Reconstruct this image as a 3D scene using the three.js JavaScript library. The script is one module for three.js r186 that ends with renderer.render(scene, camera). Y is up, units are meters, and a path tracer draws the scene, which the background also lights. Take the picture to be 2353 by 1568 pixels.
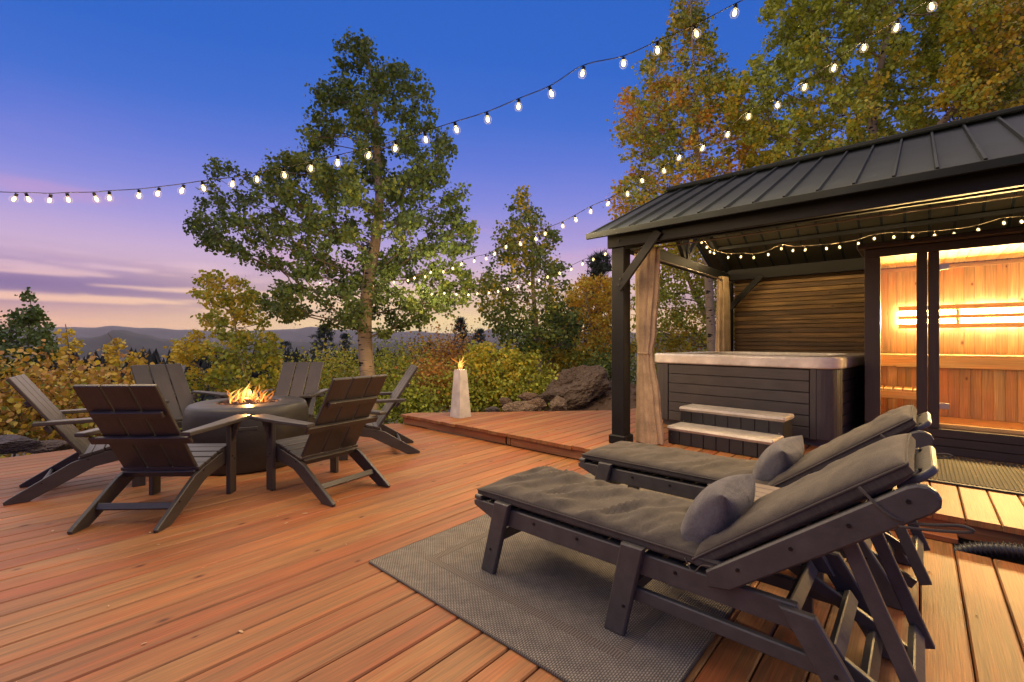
import * as THREE from 'three';
import { mergeGeometries } from 'three/addons/utils/BufferGeometryUtils.js';
import { RectAreaLightUniformsLib } from 'three/addons/lights/RectAreaLightUniformsLib.js';

// ───────────────────────── camera, sky, sun, exposure ─────────────────────────
// Boards of the deck run along +x, the step and the pergola front run along z. The lens is a level 16 mm (full frame).
const scene = new THREE.Scene();
const EYE = 1.22, FOCAL = 1046, CX = 1176.5, CY = 783.5;
const camera = new THREE.PerspectiveCamera(73.7, 1024 / 682, 0.05, 20000);
const FWD = new THREE.Vector3(0.7443, 0, -0.6678), RGT = new THREE.Vector3(0.6678, 0, 0.7443);
camera.position.set(0, EYE, 0);
camera.lookAt(FWD.x, EYE, FWD.z);

const SUN_AZ = Math.atan2(-0.93, 0.36), SUN_EL = 52 * Math.PI / 180;
const sun = new THREE.DirectionalLight(new THREE.Color().setRGB(1.0, 0.79, 0.52), 1.6);
sun.position.set(Math.cos(SUN_AZ) * Math.cos(SUN_EL) * 60, Math.sin(SUN_EL) * 60, Math.sin(SUN_AZ) * Math.cos(SUN_EL) * 60);
sun.target.position.set(0, 0, 0);
sun.castShadow = true; sun.shadow.radius = 270;
sun.shadow.mapSize.set(2048, 2048);
Object.assign(sun.shadow.camera, { left: -16, right: 16, top: 16, bottom: -16, near: 1, far: 140 });
scene.add(sun, sun.target);
const EXPOSURE = 2.0;             // exposed for the deck: the dusk sky itself is dim

// ───────────────────────── random numbers and noise ─────────────────────────
function rng(seed) { let a = seed >>> 0; return () => { a = (a + 0x6D2B79F5) | 0; let t = Math.imul(a ^ (a >>> 15), 1 | a); t = (t + Math.imul(t ^ (t >>> 7), 61 | t)) ^ t; return ((t ^ (t >>> 14)) >>> 0) / 4294967296; }; }
const hash = (x, y, z = 0) => { let h = Math.imul(x | 0, 374761393) ^ Math.imul(y | 0, 668265263) ^ Math.imul(z | 0, 2147483647 - 1274126177); h = Math.imul(h ^ (h >>> 13), 1274126177); return ((h ^ (h >>> 16)) >>> 0) / 4294967296; };
const sm = t => t * t * (3 - 2 * t), lerp = (a, b, t) => a + (b - a) * t, clamp = (v, a = 0, b = 1) => Math.min(b, Math.max(a, v));
const step = (a, b, x) => sm(clamp((x - a) / (b - a)));
function vnoise(x, y, px = 0, py = 0, s = 0) {           // value noise, periodic over px by py lattice cells when given
  const xi = Math.floor(x), yi = Math.floor(y), u = sm(x - xi), v = sm(y - yi);
  const m = (a, p) => p ? ((a % p) + p) % p : a;
  const h = (i, j) => hash(m(xi + i, px), m(yi + j, py), s);
  return lerp(lerp(h(0, 0), h(1, 0), u), lerp(h(0, 1), h(1, 1), u), v);
}
function fbm(x, y, px = 0, py = 0, o = 4, s = 0) { let a = 0.5, t = 0, n = 0; for (let i = 0; i < o; i++) { t += a * vnoise(x, y, px, py, s + i); n += a; a *= 0.5; x *= 2; y *= 2; px *= 2; py *= 2; } return t / n; }
function noise3(x, y, z, s = 0) { const zi = Math.floor(z), w = sm(z - zi); return lerp(vnoise(x, y, 0, 0, s + zi * 17), vnoise(x, y, 0, 0, s + (zi + 1) * 17), w); }
function fbm3(x, y, z, o = 4, s = 0) { let a = 0.5, t = 0, n = 0; for (let i = 0; i < o; i++) { t += a * noise3(x, y, z, s + i * 101); n += a; a *= 0.5; x *= 2; y *= 2; z *= 2; } return t / n; }

// ───────────────────────── dusk sky ─────────────────────────
{
  const W = 2048, H = 1024, data = new Float32Array(W * H * 4);
  const lin = c => c.map(v => { v /= 255; return v <= 0.04045 ? v / 12.92 : ((v + 0.055) / 1.055) ** 2.4; });
  const stops = [[0, [244, 152, 150]], [2.2, [248, 180, 164]], [4.6, [242, 192, 188]], [8.0, [212, 180, 212]], [12.5, [170, 158, 222]], [16.5, [134, 140, 222]], [21, [100, 124, 217]], [26, [68, 112, 209]], [32, [50, 104, 203]], [42, [42, 98, 196]], [60, [36, 86, 180]], [90, [30, 70, 160]]].map(([e, c]) => [e, lin(c)]);
  const glow = lin([255, 226, 160]), cloudDark = lin([108, 92, 158]), cloudLilac = lin([172, 148, 208]), cloudPink = lin([240, 164, 188]);
  const glowAz = Math.atan2(FWD.z - 0.14 * RGT.z, FWD.x - 0.14 * RGT.x);
  const fwdAz = Math.atan2(FWD.z, FWD.x);
  for (let j = 0; j < H; j++) {
    const el = ((j + 0.5) / H - 0.5) * 180, e = Math.max(el, 0);
    for (let i = 0; i < W; i++) {
      const az = ((i + 0.5) / W - 0.5) * 2 * Math.PI;
      let da = az - glowAz; da = Math.atan2(Math.sin(da), Math.cos(da)) * 180 / Math.PI;
      let fa = az - fwdAz; fa = Math.atan2(Math.sin(fa), Math.cos(fa)) * 180 / Math.PI;
      const es = e < 11 ? e : e + (e - 11) * 0.42 * (1 - Math.exp(-((da / 40) ** 2)));   // the lilac climbs highest over the sunset
      let k = 0; while (k < stops.length - 2 && es > stops[k + 1][0]) k++;
      const t = clamp((es - stops[k][0]) / (stops[k + 1][0] - stops[k][0])), base = [0, 1, 2].map(c => lerp(stops[k][1][c], stops[k + 1][1][c], t));
      const g = Math.exp(-((da / 36) ** 2)) * Math.exp(-((e / 6.0) ** 2));
      let col = base.map((v, c) => lerp(v, glow[c], g));
      // streaks of cloud: wide and thin, in a band near the horizon and wisps higher up; they go round the whole horizon
      const P = 48, u = (az / (2 * Math.PI) + 0.5) * P;
      const warp = fbm(u * 0.5, e * 0.35, P / 2, 0, 3, 7) * 1.6;
      const n1 = fbm(u * 0.5, e * 1.15 + warp, P / 2, 0, 5, 31);
      const patch = fbm(u * 0.25, e * 0.06, P / 4, 0, 2, 5);
      const band = Math.exp(-(((e - 5.0) / 2.3) ** 2));
      const a1 = step(0.43, 0.55, n1 + (patch - 0.5) * 0.4 + 0.07 * step(-8, -38, fa)) * band * lerp(0.55, 0.9, step(-10, -45, fa)) * (1 - 0.75 * Math.exp(-((da / 26) ** 2)));
      const bellyPink = step(-1.5, 3.5, e);
      const cc = cloudDark.map((v, c) => lerp(lerp(cloudPink[c], v, 0.35), v, bellyPink));
      col = col.map((v, c) => lerp(v, cc[c], clamp(a1)));
      const n2 = fbm(u * 0.6 + e * 0.12, e * 0.30 - u * 0.16, 0, 0, 4, 77);
      const a2 = step(0.50, 0.72, n2) * Math.exp(-(((e - 11) / 5) ** 2)) * 0.36;
      const pinkish = step(0.5, 0.62, fbm(u * 0.35, e * 0.4, 0, 0, 2, 91));
      col = col.map((v, c) => lerp(v, lerp(cloudLilac[c], cloudPink[c], 0.75 * pinkish), a2));
      const o = (j * W + i) * 4;
      data[o] = col[0] / EXPOSURE; data[o + 1] = col[1] / EXPOSURE; data[o + 2] = col[2] / EXPOSURE; data[o + 3] = 1;
    }
  }
  const sky = new THREE.DataTexture(data, W, H, THREE.RGBAFormat, THREE.FloatType);
  sky.mapping = THREE.EquirectangularReflectionMapping; sky.magFilter = THREE.LinearFilter; sky.minFilter = THREE.LinearFilter; sky.needsUpdate = true;
  scene.background = sky; scene.environment = sky;
}

// ───────────────────────── helpers ─────────────────────────
const V = (x, y, z) => new THREE.Vector3(x, y, z);
const RECT = RectAreaLightUniformsLib.init();
function at(px, py, d) { const a = (px - CX) / FOCAL; return V((FWD.x + a * RGT.x) * d, EYE + (CY - py) / FOCAL * d, (FWD.z + a * RGT.z) * d); }
function atX(px, py, X) { const a = (px - CX) / FOCAL; return at(px, py, X / (FWD.x + a * RGT.x)); }
const taken = {};
function numbered(n) { const k = taken[n] = (taken[n] ?? -1) + 1; return k ? `${n}_${String(k).padStart(3, '0')}` : n; }
function tag(o, label, category, group, kind) { if (label) o.userData.label = label; if (category) o.userData.category = category; if (group) o.userData.group = group; if (kind) o.userData.kind = kind; return o; }
function thing(name, label, category, pos = [0, 0, 0], turn = 0, group) { const o = new THREE.Group(); o.name = numbered(name); o.position.set(...pos); o.rotation.y = turn; scene.add(o); return tag(o, label, category, group); }
function part(parent, name, geo, mat, pos, rot) {
  const m = new THREE.Mesh(geo, mat); m.name = parent === scene ? numbered(name) : name; m.castShadow = m.receiveShadow = true;
  if (pos) m.position.set(...pos); if (rot) m.rotation.set(...rot);
  parent.add(m); return m;
}
function structure(name, geo, mat) { const m = part(scene, name, geo, mat); m.userData.kind = 'structure'; return m; }
function soup(pos, uv) { const g = new THREE.BufferGeometry(); g.setAttribute('position', new THREE.Float32BufferAttribute(pos, 3)); if (uv) g.setAttribute('uv', new THREE.Float32BufferAttribute(uv, 2)); g.computeVertexNormals(); return g; }
function metreUV(g, ou = 0, ov = 0, along) {               // box mapping in metres, u along the grain (the longest side unless given)
  g = g.index ? g.toNonIndexed() : g;
  g.computeVertexNormals(); g.computeBoundingBox();
  const s = g.boundingBox.getSize(V()), L = along ?? (s.x >= s.y && s.x >= s.z ? 0 : s.y >= s.z ? 1 : 2);
  const p = g.attributes.position, n = g.attributes.normal, uv = new Float32Array(p.count * 2);
  for (let i = 0; i < p.count; i += 3) {
    const a = [0, 1, 2].map(c => Math.abs(n.getComponent(i, c) + n.getComponent(i + 1, c) + n.getComponent(i + 2, c)));
    const ax = a[0] >= a[1] && a[0] >= a[2] ? 0 : a[1] >= a[2] ? 1 : 2;
    const U = ax === L ? (L + 1) % 3 : L, W = 3 - ax - U;
    for (let k = 0; k < 3; k++) { uv[(i + k) * 2] = p.getComponent(i + k, U) + ou; uv[(i + k) * 2 + 1] = p.getComponent(i + k, W) + ov + ax * 0.37; }
  }
  g.setAttribute('uv', new THREE.BufferAttribute(uv, 2));
  return g;
}
function cbox(w, h, d, c = 0.003, ou = 0, ov = 0, along) { // a box with chamfered edges, 44 triangles
  const P = [], X = w / 2, Y = h / 2, Z = d / 2; c = Math.min(c, X * 0.9, Y * 0.9, Z * 0.9);
  const v = (sx, sy, sz, ax) => [sx * (X - (ax === 0 ? 0 : c)), sy * (Y - (ax === 1 ? 0 : c)), sz * (Z - (ax === 2 ? 0 : c))];
  const cen = (...q) => { const m = [0, 1, 2].map(k => q.reduce((s, a) => s + a[k], 0)); const e1 = [0, 1, 2].map(k => q[1][k] - q[0][k]), e2 = [0, 1, 2].map(k => q[2][k] - q[0][k]); const nn = [e1[1] * e2[2] - e1[2] * e2[1], e1[2] * e2[0] - e1[0] * e2[2], e1[0] * e2[1] - e1[1] * e2[0]]; return nn[0] * m[0] + nn[1] * m[1] + nn[2] * m[2] >= 0 ? q : q.reverse(); };
  const tri = (...q) => { for (const a of cen(...q)) P.push(...a); };
  const quad = (a, b, e, f) => { const q = cen(a, b, e, f); P.push(...q[0], ...q[1], ...q[2], ...q[0], ...q[2], ...q[3]); };
  for (const s of [-1, 1]) { quad(v(s, -1, -1, 0), v(s, 1, -1, 0), v(s, 1, 1, 0), v(s, -1, 1, 0)); quad(v(-1, s, -1, 1), v(1, s, -1, 1), v(1, s, 1, 1), v(-1, s, 1, 1)); quad(v(-1, -1, s, 2), v(1, -1, s, 2), v(1, 1, s, 2), v(-1, 1, s, 2)); }
  for (const a of [-1, 1]) for (const b of [-1, 1]) {
    quad(v(a, b, -1, 0), v(a, b, 1, 0), v(a, b, 1, 1), v(a, b, -1, 1));
    quad(v(a, -1, b, 0), v(a, 1, b, 0), v(a, 1, b, 2), v(a, -1, b, 2));
    quad(v(-1, a, b, 1), v(1, a, b, 1), v(1, a, b, 2), v(-1, a, b, 2));
    for (const e of [-1, 1]) tri(v(a, b, e, 0), v(a, b, e, 1), v(a, b, e, 2));
  }
  return metreUV(soup(P), ou, ov, along);
}
function prism(pts, depth, bevel = 0.003, holes) {          // outline in x,y; thickness along z, centred
  const s = new THREE.Shape(pts.map(p => new THREE.Vector2(...p)));
  if (holes) for (const h of holes) s.holes.push(new THREE.Path(h.map(p => new THREE.Vector2(...p))));
  const g = new THREE.ExtrudeGeometry(s, { depth: depth - 2 * bevel, bevelEnabled: bevel > 0, bevelThickness: bevel, bevelSize: bevel, bevelOffset: -bevel, bevelSegments: 1, curveSegments: 6 });
  g.translate(0, 0, -depth / 2 + bevel); return g;
}
function tubeGeo(points, radii, sides = 6, cap = true) {    // a tapered tube through points
  const P = [], I = [], N = points.length, up = V(0.31, 0.9, 0.27).normalize(); let pu = null;
  for (let i = 0; i < N; i++) {
    const t = points[Math.min(i + 1, N - 1)].clone().sub(points[Math.max(i - 1, 0)]).normalize();
    let u = (pu ?? (Math.abs(t.dot(up)) > 0.95 ? V(1, 0, 0) : up)).clone(); u.sub(t.clone().multiplyScalar(u.dot(t))).normalize(); pu = u;
    const w = t.clone().cross(u), r = typeof radii === 'number' ? radii : radii[i];
    for (let k = 0; k < sides; k++) { const a = k / sides * 2 * Math.PI, c = Math.cos(a) * r, s = Math.sin(a) * r; P.push(points[i].x + u.x * c + w.x * s, points[i].y + u.y * c + w.y * s, points[i].z + u.z * c + w.z * s); }
    if (i) for (let k = 0; k < sides; k++) { const a = (i - 1) * sides + k, b = (i - 1) * sides + (k + 1) % sides; I.push(a, b, a + sides, b, b + sides, a + sides); }
  }
  if (cap) { for (let k = 1; k < sides - 1; k++) { I.push(0, k + 1, k); const o = (N - 1) * sides; I.push(o, o + k, o + k + 1); } }
  const g = new THREE.BufferGeometry(); g.setAttribute('position', new THREE.Float32BufferAttribute(P, 3)); g.setIndex(I);
  const uv = new Float32Array(P.length / 3 * 2); let L = 0; for (let i = 0; i < N; i++) { if (i) L += points[i].distanceTo(points[i - 1]); for (let k = 0; k < sides; k++) { uv[(i * sides + k) * 2] = k / sides; uv[(i * sides + k) * 2 + 1] = L; } }
  g.setAttribute('uv', new THREE.BufferAttribute(uv, 2)); g.computeVertexNormals(); return g;
}
const smooth = (pts, n) => new THREE.CatmullRomCurve3(pts).getPoints(n);
function bar(parent, name, a, b, w, h, mat, c = 0.003, roll = V(0, 1, 0)) {   // a straight bar from a to b, w across, h along `roll`
  const d = b.clone().sub(a), L = d.length(), z = d.clone().normalize(), x = roll.clone().cross(z).normalize(), y = z.clone().cross(x);
  const m = part(parent, name, cbox(w, h, L, c, a.x + a.z, a.y), mat);
  m.quaternion.setFromRotationMatrix(new THREE.Matrix4().makeBasis(x, y, z)); m.position.copy(a).add(b).multiplyScalar(0.5); return m;
}

// ───────────────────────── textures ─────────────────────────
function dataTex(W, H, f, srgb) {
  const d = new Uint8Array(W * H * 4);
  for (let j = 0; j < H; j++) for (let i = 0; i < W; i++) { const c = f(i / W, j / H), o = (j * W + i) * 4; for (let k = 0; k < 3; k++) d[o + k] = clamp(Array.isArray(c) ? c[k] : c) * 255; d[o + 3] = 255; }
  const t = new THREE.DataTexture(d, W, H); t.wrapS = t.wrapT = THREE.RepeatWrapping; t.magFilter = THREE.LinearFilter; t.minFilter = THREE.LinearMipmapLinearFilter; t.generateMipmaps = true;
  if (srgb) t.colorSpace = THREE.SRGBColorSpace; t.needsUpdate = true; return t;
}
const rep = (t, x, y) => { const c = t.clone(); c.repeat.set(x, y); c.needsUpdate = true; return c; };
// wood: u along the grain. One tile is 2 m by 0.5 m.
const woodV = (u, v) => { const w = fbm(u * 4, v * 4, 4, 4, 3, 3) * 0.22, rings = fbm(u * 3, (v + w * 0.35) * 22, 3, 22, 4, 11), fine = fbm(u * 14, v * 180, 14, 180, 2, 23); return [rings, fine, fbm(u * 5, v * 9, 5, 9, 3, 41)]; };
const knots = (() => { const r = rng(5), K = []; for (let i = 0; i < 3; i++) K.push([r(), r(), 0.5 + r()]); return K; })();
const knotAt = (u, v) => { let m = 0; for (const [a, b, s] of knots) { let du = Math.abs(u - a), dv = Math.abs(v - b); du = Math.min(du, 1 - du) * 2; dv = Math.min(dv, 1 - dv) * 0.5; const q = Math.hypot(du * 0.55, dv) / (0.008 * s); m = Math.max(m, Math.exp(-q * q)); } return m; };
const woodMap = dataTex(1024, 512, (u, v) => { const [r, f, b] = woodV(u, v), k = knotAt(u, v); const red = step(0.42, 0.72, r * 0.6 + b * 0.5), L = 0.80 + 0.24 * (f - 0.5) + 0.34 * (r - 0.5); const c = [L, L * lerp(0.98, 0.86, red), L * lerp(0.95, 0.78, red)]; return c.map((x, i) => x * (1 - [0.45, 0.6, 0.7][i] * k)); }, true);
const woodBump = dataTex(1024, 512, (u, v) => { const [r, f] = woodV(u, v); return 0.5 * f + 0.5 * r; });
const woodDark = dataTex(1024, 512, (u, v) => { const [r, f, b] = woodV(u, v), k = knotAt(u, v); const L = clamp(0.66 + 0.34 * (r - 0.5) + 0.24 * (f - 0.5) + 0.5 * (b - 0.5)); return [L, L * 0.95, L * 0.88].map(x => x * (1 - 0.75 * k)); }, true);
const grainBump = dataTex(512, 512, (u, v) => fbm(u * 8, v * 128, 8, 128, 3, 51));
const grainTone = dataTex(512, 512, (u, v) => 0.92 + 0.15 * (fbm(u * 8, v * 96, 8, 96, 3, 52) - 0.5) + 0.22 * (fbm(u * 6, v * 6, 6, 6, 4, 53) - 0.5), true);
const mottle = dataTex(512, 512, (u, v) => 0.92 + 0.26 * (fbm(u * 6, v * 6, 6, 6, 5, 61) - 0.5), true);
const roughMottle = dataTex(256, 256, (u, v) => 0.62 + 0.6 * (fbm(u * 5, v * 5, 5, 5, 5, 63) - 0.5));
const fineBump = dataTex(512, 512, (u, v) => fbm(u * 64, v * 64, 64, 64, 3, 67));
const rockBump = dataTex(512, 512, (u, v) => fbm(u * 10, v * 10, 10, 10, 6, 71));
const weaveBump = dataTex(256, 256, (u, v) => { const a = u * 40, b = v * 40, k = (Math.floor(a) + Math.floor(b)) % 2; const x = a % 1 - 0.5, y = b % 1 - 0.5; return k ? 0.9 - x * x * 1.6 : 0.9 - y * y * 1.6; });
const fabricTone = dataTex(512, 512, (u, v) => 0.90 + 0.22 * (fbm(u * 120, v * 120, 120, 120, 2, 81) - 0.5) + 0.26 * (fbm(u * 7, v * 7, 7, 7, 4, 82) - 0.5), true);
// rug: plaited stitches, one tile is 0.16 m
const rugF = (u, v) => { const rows = 16, cols = 10, r = v * rows, ri = Math.floor(r), x = u * cols + (ri % 2) * 0.5, y = r - ri, cx = x - Math.floor(x); const slant = Math.abs(cx - 0.5) * 0.55; const d = Math.abs(y - 0.5 + (cx < 0.5 ? slant - 0.14 : 0.14 - slant)); const gapx = Math.min(cx, 1 - cx); return clamp(1.15 - d * 1.7) * step(0.0, 0.16, gapx); };
const rugMap = dataTex(512, 512, (u, v) => { const s = rugF(u, v), n = fbm(u * 90, v * 90, 90, 90, 2, 85), w = fbm(u * 4, v * 4, 4, 4, 2, 86), L = (0.30 + 0.50 * s) * (0.8 + 0.4 * n) * (0.9 + 0.2 * w); return [L, L * 0.965, L * 0.90]; }, true);
const rugBump = dataTex(512, 512, (u, v) => rugF(u, v));
const ribMap = dataTex(128, 128, (u, v) => { const s = Math.abs(((u * 12 + v * 0) % 1) - 0.5) * 2, L = 0.32 + 0.42 * s; return [L, L * 0.95, L * 0.88]; }, true);
const barkMap = dataTex(512, 1024, (u, v) => {
  const a = fbm(u * 7, v * 70, 7, 70, 3, 91), b = fbm(u * 4, v * 6, 4, 6, 4, 92); let L = 0.80 + 0.25 * (b - 0.5), warm = b;
  const lent = step(0.66, 0.74, a) * 0.45; let scar = 0;
  for (let i = 0; i < 16; i++) { const cu = hash(i, 3), cv = hash(i, 4); let du = Math.abs(u - cu); du = Math.min(du, 1 - du); const s = 0.5 + hash(i, 6), dv = Math.abs(v - cv); const q = Math.hypot(du / (0.10 * s), (dv + du * 0.12) / (0.016 * s)); scar = Math.max(scar, step(1.15, 0.75, q + (fbm(u * 30, v * 60, 30, 60, 2, 95) - 0.5) * 0.7)); }
  L = lerp(L, 0.42, lent); L = lerp(L, 0.10, scar); return [L, L * lerp(0.95, 0.90, warm), L * lerp(0.84, 0.74, warm)];
}, true);

// ───────────────────────── materials (linear base colours) ─────────────────────────
const M = {};
function mat(name, rgb, o = {}) { const { phys, ...r } = o; const m = new (phys ? THREE.MeshPhysicalMaterial : THREE.MeshStandardMaterial)({ color: new THREE.Color().setRGB(...rgb), roughness: 0.6, metalness: 0, ...r }); m.name = name; M[name] = m; return m; }
const wm = rep(woodMap, 0.5, 2), wb = rep(woodBump, 0.5, 2), wd = rep(woodDark, 0.5, 2);
const deckMats = [[0.43, 0.200, 0.062], [0.45, 0.218, 0.070], [0.40, 0.168, 0.051], [0.47, 0.236, 0.080], [0.42, 0.182, 0.056], [0.385, 0.152, 0.047], [0.45, 0.214, 0.066]].map((c, i) => mat('cedar' + i, c, { map: wm, bumpMap: wb, bumpScale: 0.0012, roughness: 0.58 }));
mat('fascia', [0.44, 0.205, 0.080], { map: wm, bumpMap: wb, bumpScale: 0.001, roughness: 0.65 });
mat('chair', [0.050, 0.043, 0.036], { map: grainTone, bumpMap: grainBump, bumpScale: 0.0006, roughness: 0.42 });
mat('lounger', [0.070, 0.064, 0.056], { map: rep(mottle, 4, 4), bumpMap: fineBump, bumpScale: 0.0008, roughness: 0.46 });
mat('tablewood', [0.26, 0.20, 0.145], { map: grainTone, bumpMap: grainBump, bumpScale: 0.0008, roughness: 0.5 });
mat('screw', [0.03, 0.03, 0.03], { metalness: 0.8, roughness: 0.35 });
mat('cushion', [0.080, 0.067, 0.051], { phys: true, map: rep(fabricTone, 3, 3), bumpMap: rep(weaveBump, 12, 12), bumpScale: 0.0006, roughness: 0.95, sheen: 0.35, sheenRoughness: 0.6, sheenColor: new THREE.Color(0.5, 0.45, 0.4) });
mat('pillow', [0.175, 0.163, 0.155], { phys: true, map: rep(fabricTone, 5, 5), bumpMap: rep(fineBump, 8, 8), bumpScale: 0.004, roughness: 1, sheen: 0.5, sheenRoughness: 0.5, sheenColor: new THREE.Color(0.5, 0.5, 0.55) });
mat('pergola', [0.0115, 0.0120, 0.0128], { phys: true, specularIntensity: 0.35, map: mottle, roughness: 0.5, bumpMap: rep(fineBump, 6, 6), bumpScale: 0.0003 });
mat('roof', [0.010, 0.0135, 0.017], { phys: true, specularIntensity: 0.22, map: mottle, roughness: 0.55, metalness: 0, bumpMap: rep(fineBump, 3, 3), bumpScale: 0.0006 });
mat('roofUnder', [0.022, 0.019, 0.013], { map: mottle, roughness: 0.38, metalness: 0.3 });
mat('saunaFrame', [0.045, 0.030, 0.024], { map: grainTone, bumpMap: grainBump, bumpScale: 0.0005, roughness: 0.5 });
const saunaMats = [[0.74, 0.58, 0.29], [0.78, 0.64, 0.35], [0.64, 0.44, 0.20], [0.60, 0.36, 0.15], [0.70, 0.52, 0.25]].map((c, i) => mat('sauna' + i, c, { map: wm, bumpMap: wb, bumpScale: 0.0006, roughness: 0.6 }));
const slatMats = [[0.42, 0.265, 0.095], [0.31, 0.19, 0.072], [0.47, 0.31, 0.118], [0.20, 0.122, 0.052]].map((c, i) => mat('slat' + i, c, { map: wd, bumpMap: wb, bumpScale: 0.0012, roughness: 0.6 }));
mat('curtain', [0.52, 0.375, 0.215], { phys: true, map: rep(fabricTone, 2, 2), bumpMap: rep(weaveBump, 10, 10), bumpScale: 0.0004, roughness: 0.85, sheen: 0.3, sheenColor: new THREE.Color(0.6, 0.5, 0.4) });
mat('tubPanel', [0.070, 0.062, 0.057], { map: grainTone, bumpMap: grainBump, bumpScale: 0.0012, roughness: 0.5 });
mat('tubDark', [0.022, 0.021, 0.021], { roughness: 0.6 });
mat('tubRim', [0.88, 0.81, 0.70], { phys: true, roughness: 0.22, clearcoat: 0.6, clearcoatRoughness: 0.12, map: rep(mottle, 2, 2) });
mat('tread', [0.72, 0.64, 0.50], { roughness: 0.42, map: rep(mottle, 3, 3), bumpMap: rep(fineBump, 4, 4), bumpScale: 0.0006 });
mat('riser', [0.020, 0.020, 0.021], { roughness: 0.4 });
mat('concrete', [0.026, 0.024, 0.023], { map: rep(mottle, 2, 2), roughnessMap: roughMottle, bumpMap: rep(fineBump, 3, 3), bumpScale: 0.0008, roughness: 0.8 });
mat('lava', [0.075, 0.038, 0.030], { roughness: 0.95, bumpMap: rep(rockBump, 4, 4), bumpScale: 0.006 });
mat('torchStone', [0.62, 0.585, 0.53], { map: rep(mottle, 2, 2), roughness: 0.75, bumpMap: rep(fineBump, 3, 3), bumpScale: 0.0006 });
mat('steel', [0.55, 0.53, 0.50], { metalness: 1, roughness: 0.3 });
mat('rod', [0.20, 0.155, 0.12], { metalness: 0.7, roughness: 0.35 });
mat('cable', [0.0022, 0.0020, 0.0018], { phys: true, specularIntensity: 0.15, roughness: 0.9 });
mat('cableTan', [0.30, 0.24, 0.15], { roughness: 0.7 });
mat('mat', [0.090, 0.080, 0.055], { roughness: 0.95, bumpMap: rep(fineBump, 4, 4), bumpScale: 0.002 });
mat('hose', [0.035, 0.034, 0.034], { roughness: 0.35 });
mat('pipe', [0.30, 0.13, 0.085], { roughness: 0.55 });
mat('rug', [0.50, 0.47, 0.43], { map: rep(rugMap, 6.25, 6.25), bumpMap: rep(rugBump, 6.25, 6.25), bumpScale: 0.004, roughness: 0.95 });
mat('rugBand', [0.49, 0.455, 0.41], { map: rep(ribMap, 7, 7), bumpMap: rep(ribMap, 7, 7), bumpScale: 0.002, roughness: 0.95 });
mat('bark', [0.62, 0.56, 0.46], { map: barkMap, bumpMap: barkMap, bumpScale: 0.004, roughness: 0.8 });
mat('twig', [0.17, 0.125, 0.09], { roughness: 0.85 });
mat('pineBark', [0.085, 0.058, 0.042], { roughness: 0.9 });
mat('soil', [0.150, 0.098, 0.062], { map: rep(mottle, 0.8, 0.8), bumpMap: rep(rockBump, 1.5, 1.5), bumpScale: 0.05, roughness: 1 });
const leafMat = mat('leaf', [1, 1, 1], { phys: true, vertexColors: true, roughness: 0.75, transmission: 0.2, thickness: 0, side: THREE.DoubleSide });
const needleMat = mat('needle', [1, 1, 1], { vertexColors: true, roughness: 0.8, side: THREE.DoubleSide });
const rockMats = [[0.150, 0.112, 0.082], [0.22, 0.145, 0.09], [0.12, 0.10, 0.095], [0.26, 0.19, 0.125]].map((c, i) => mat('rock' + i, c, { map: rep(mottle, 3, 2), bumpMap: rep(rockBump, 3, 2), bumpScale: 0.03, roughness: 0.95 }));
mat('glass', [1, 1, 1], { phys: true, roughness: 0.02, transmission: 1, thickness: 0, ior: 1.45 });
mat('bulbGlass', [1, 0.98, 0.94], { phys: true, roughness: 0.02, transmission: 1, thickness: 0, ior: 1.4 });
const glowMat = (name, rgb, k, o = {}) => mat(name, [0, 0, 0], { emissive: new THREE.Color().setRGB(...rgb), emissiveIntensity: k, roughness: 1, ...o });
glowMat('filament', [1, 0.74, 0.28], 2.4);
glowMat('led', [1, 0.84, 0.50], 5);
glowMat('flameHot', [1, 0.50, 0.10], 1.15, { transparent: true, opacity: 0.7, side: THREE.DoubleSide });
glowMat('flameMid', [1, 0.27, 0.035], 0.62, { transparent: true, opacity: 0.45, side: THREE.DoubleSide });

// ───────────────────────── terrain ─────────────────────────
function groundY(x, z) {
  const r = Math.hypot(x, z), d = x * FWD.x + z * FWD.z, s = x * RGT.x + z * RGT.z, az = Math.atan2(s, d) * 180 / Math.PI;   // az: + to the right
  const left = Math.abs(az) > 100 ? 0 : step(24, 2, az);
  const rr = Math.max(0, r - 7.5), drop = rr < 140 ? rr * 0.135 : 18.9 + (rr - 140) * 0.055;
  let y = -0.50 - Math.min(drop, 78) * (r > 60 ? Math.max(left, step(60, 220, r)) : left);
  y += (1 - left) * 0.35 * step(7, 10, r);
  return y + (fbm(x * 0.35 + 40, z * 0.35 + 40, 0, 0, 3, 200) - 0.5) * 0.30 * step(5, 9, r) + (r > 40 ? (fbm(x * 0.02 + 90, z * 0.02 + 90, 0, 0, 3, 201) - 0.5) * Math.min(14, r * 0.03) : 0);
}
{
  const rad = [0, 2, 4, 5.5]; for (let r = 6.5; r < 12000; r *= 1.075) rad.push(r);
  const A = 160, P = [], I = [], uv = [];
  rad.forEach((r, i) => { for (let k = 0; k <= A; k++) { const a = k / A * 2 * Math.PI, x = Math.cos(a) * r, z = Math.sin(a) * r; P.push(x, groundY(x, z), z); uv.push(x, z); if (i && k) { const o = i * (A + 1) + k, p = o - A - 1; I.push(p - 1, p, o, p - 1, o, o - 1); } } });
  const g = new THREE.BufferGeometry(); g.setAttribute('position', new THREE.Float32BufferAttribute(P, 3)); g.setAttribute('uv', new THREE.Float32BufferAttribute(uv, 2)); g.setIndex(I); g.computeVertexNormals();
  structure('ground', g, mat('ground', [0.085, 0.070, 0.040], { map: rep(mottle, 0.5, 0.5), roughness: 1 }));
}
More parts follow.
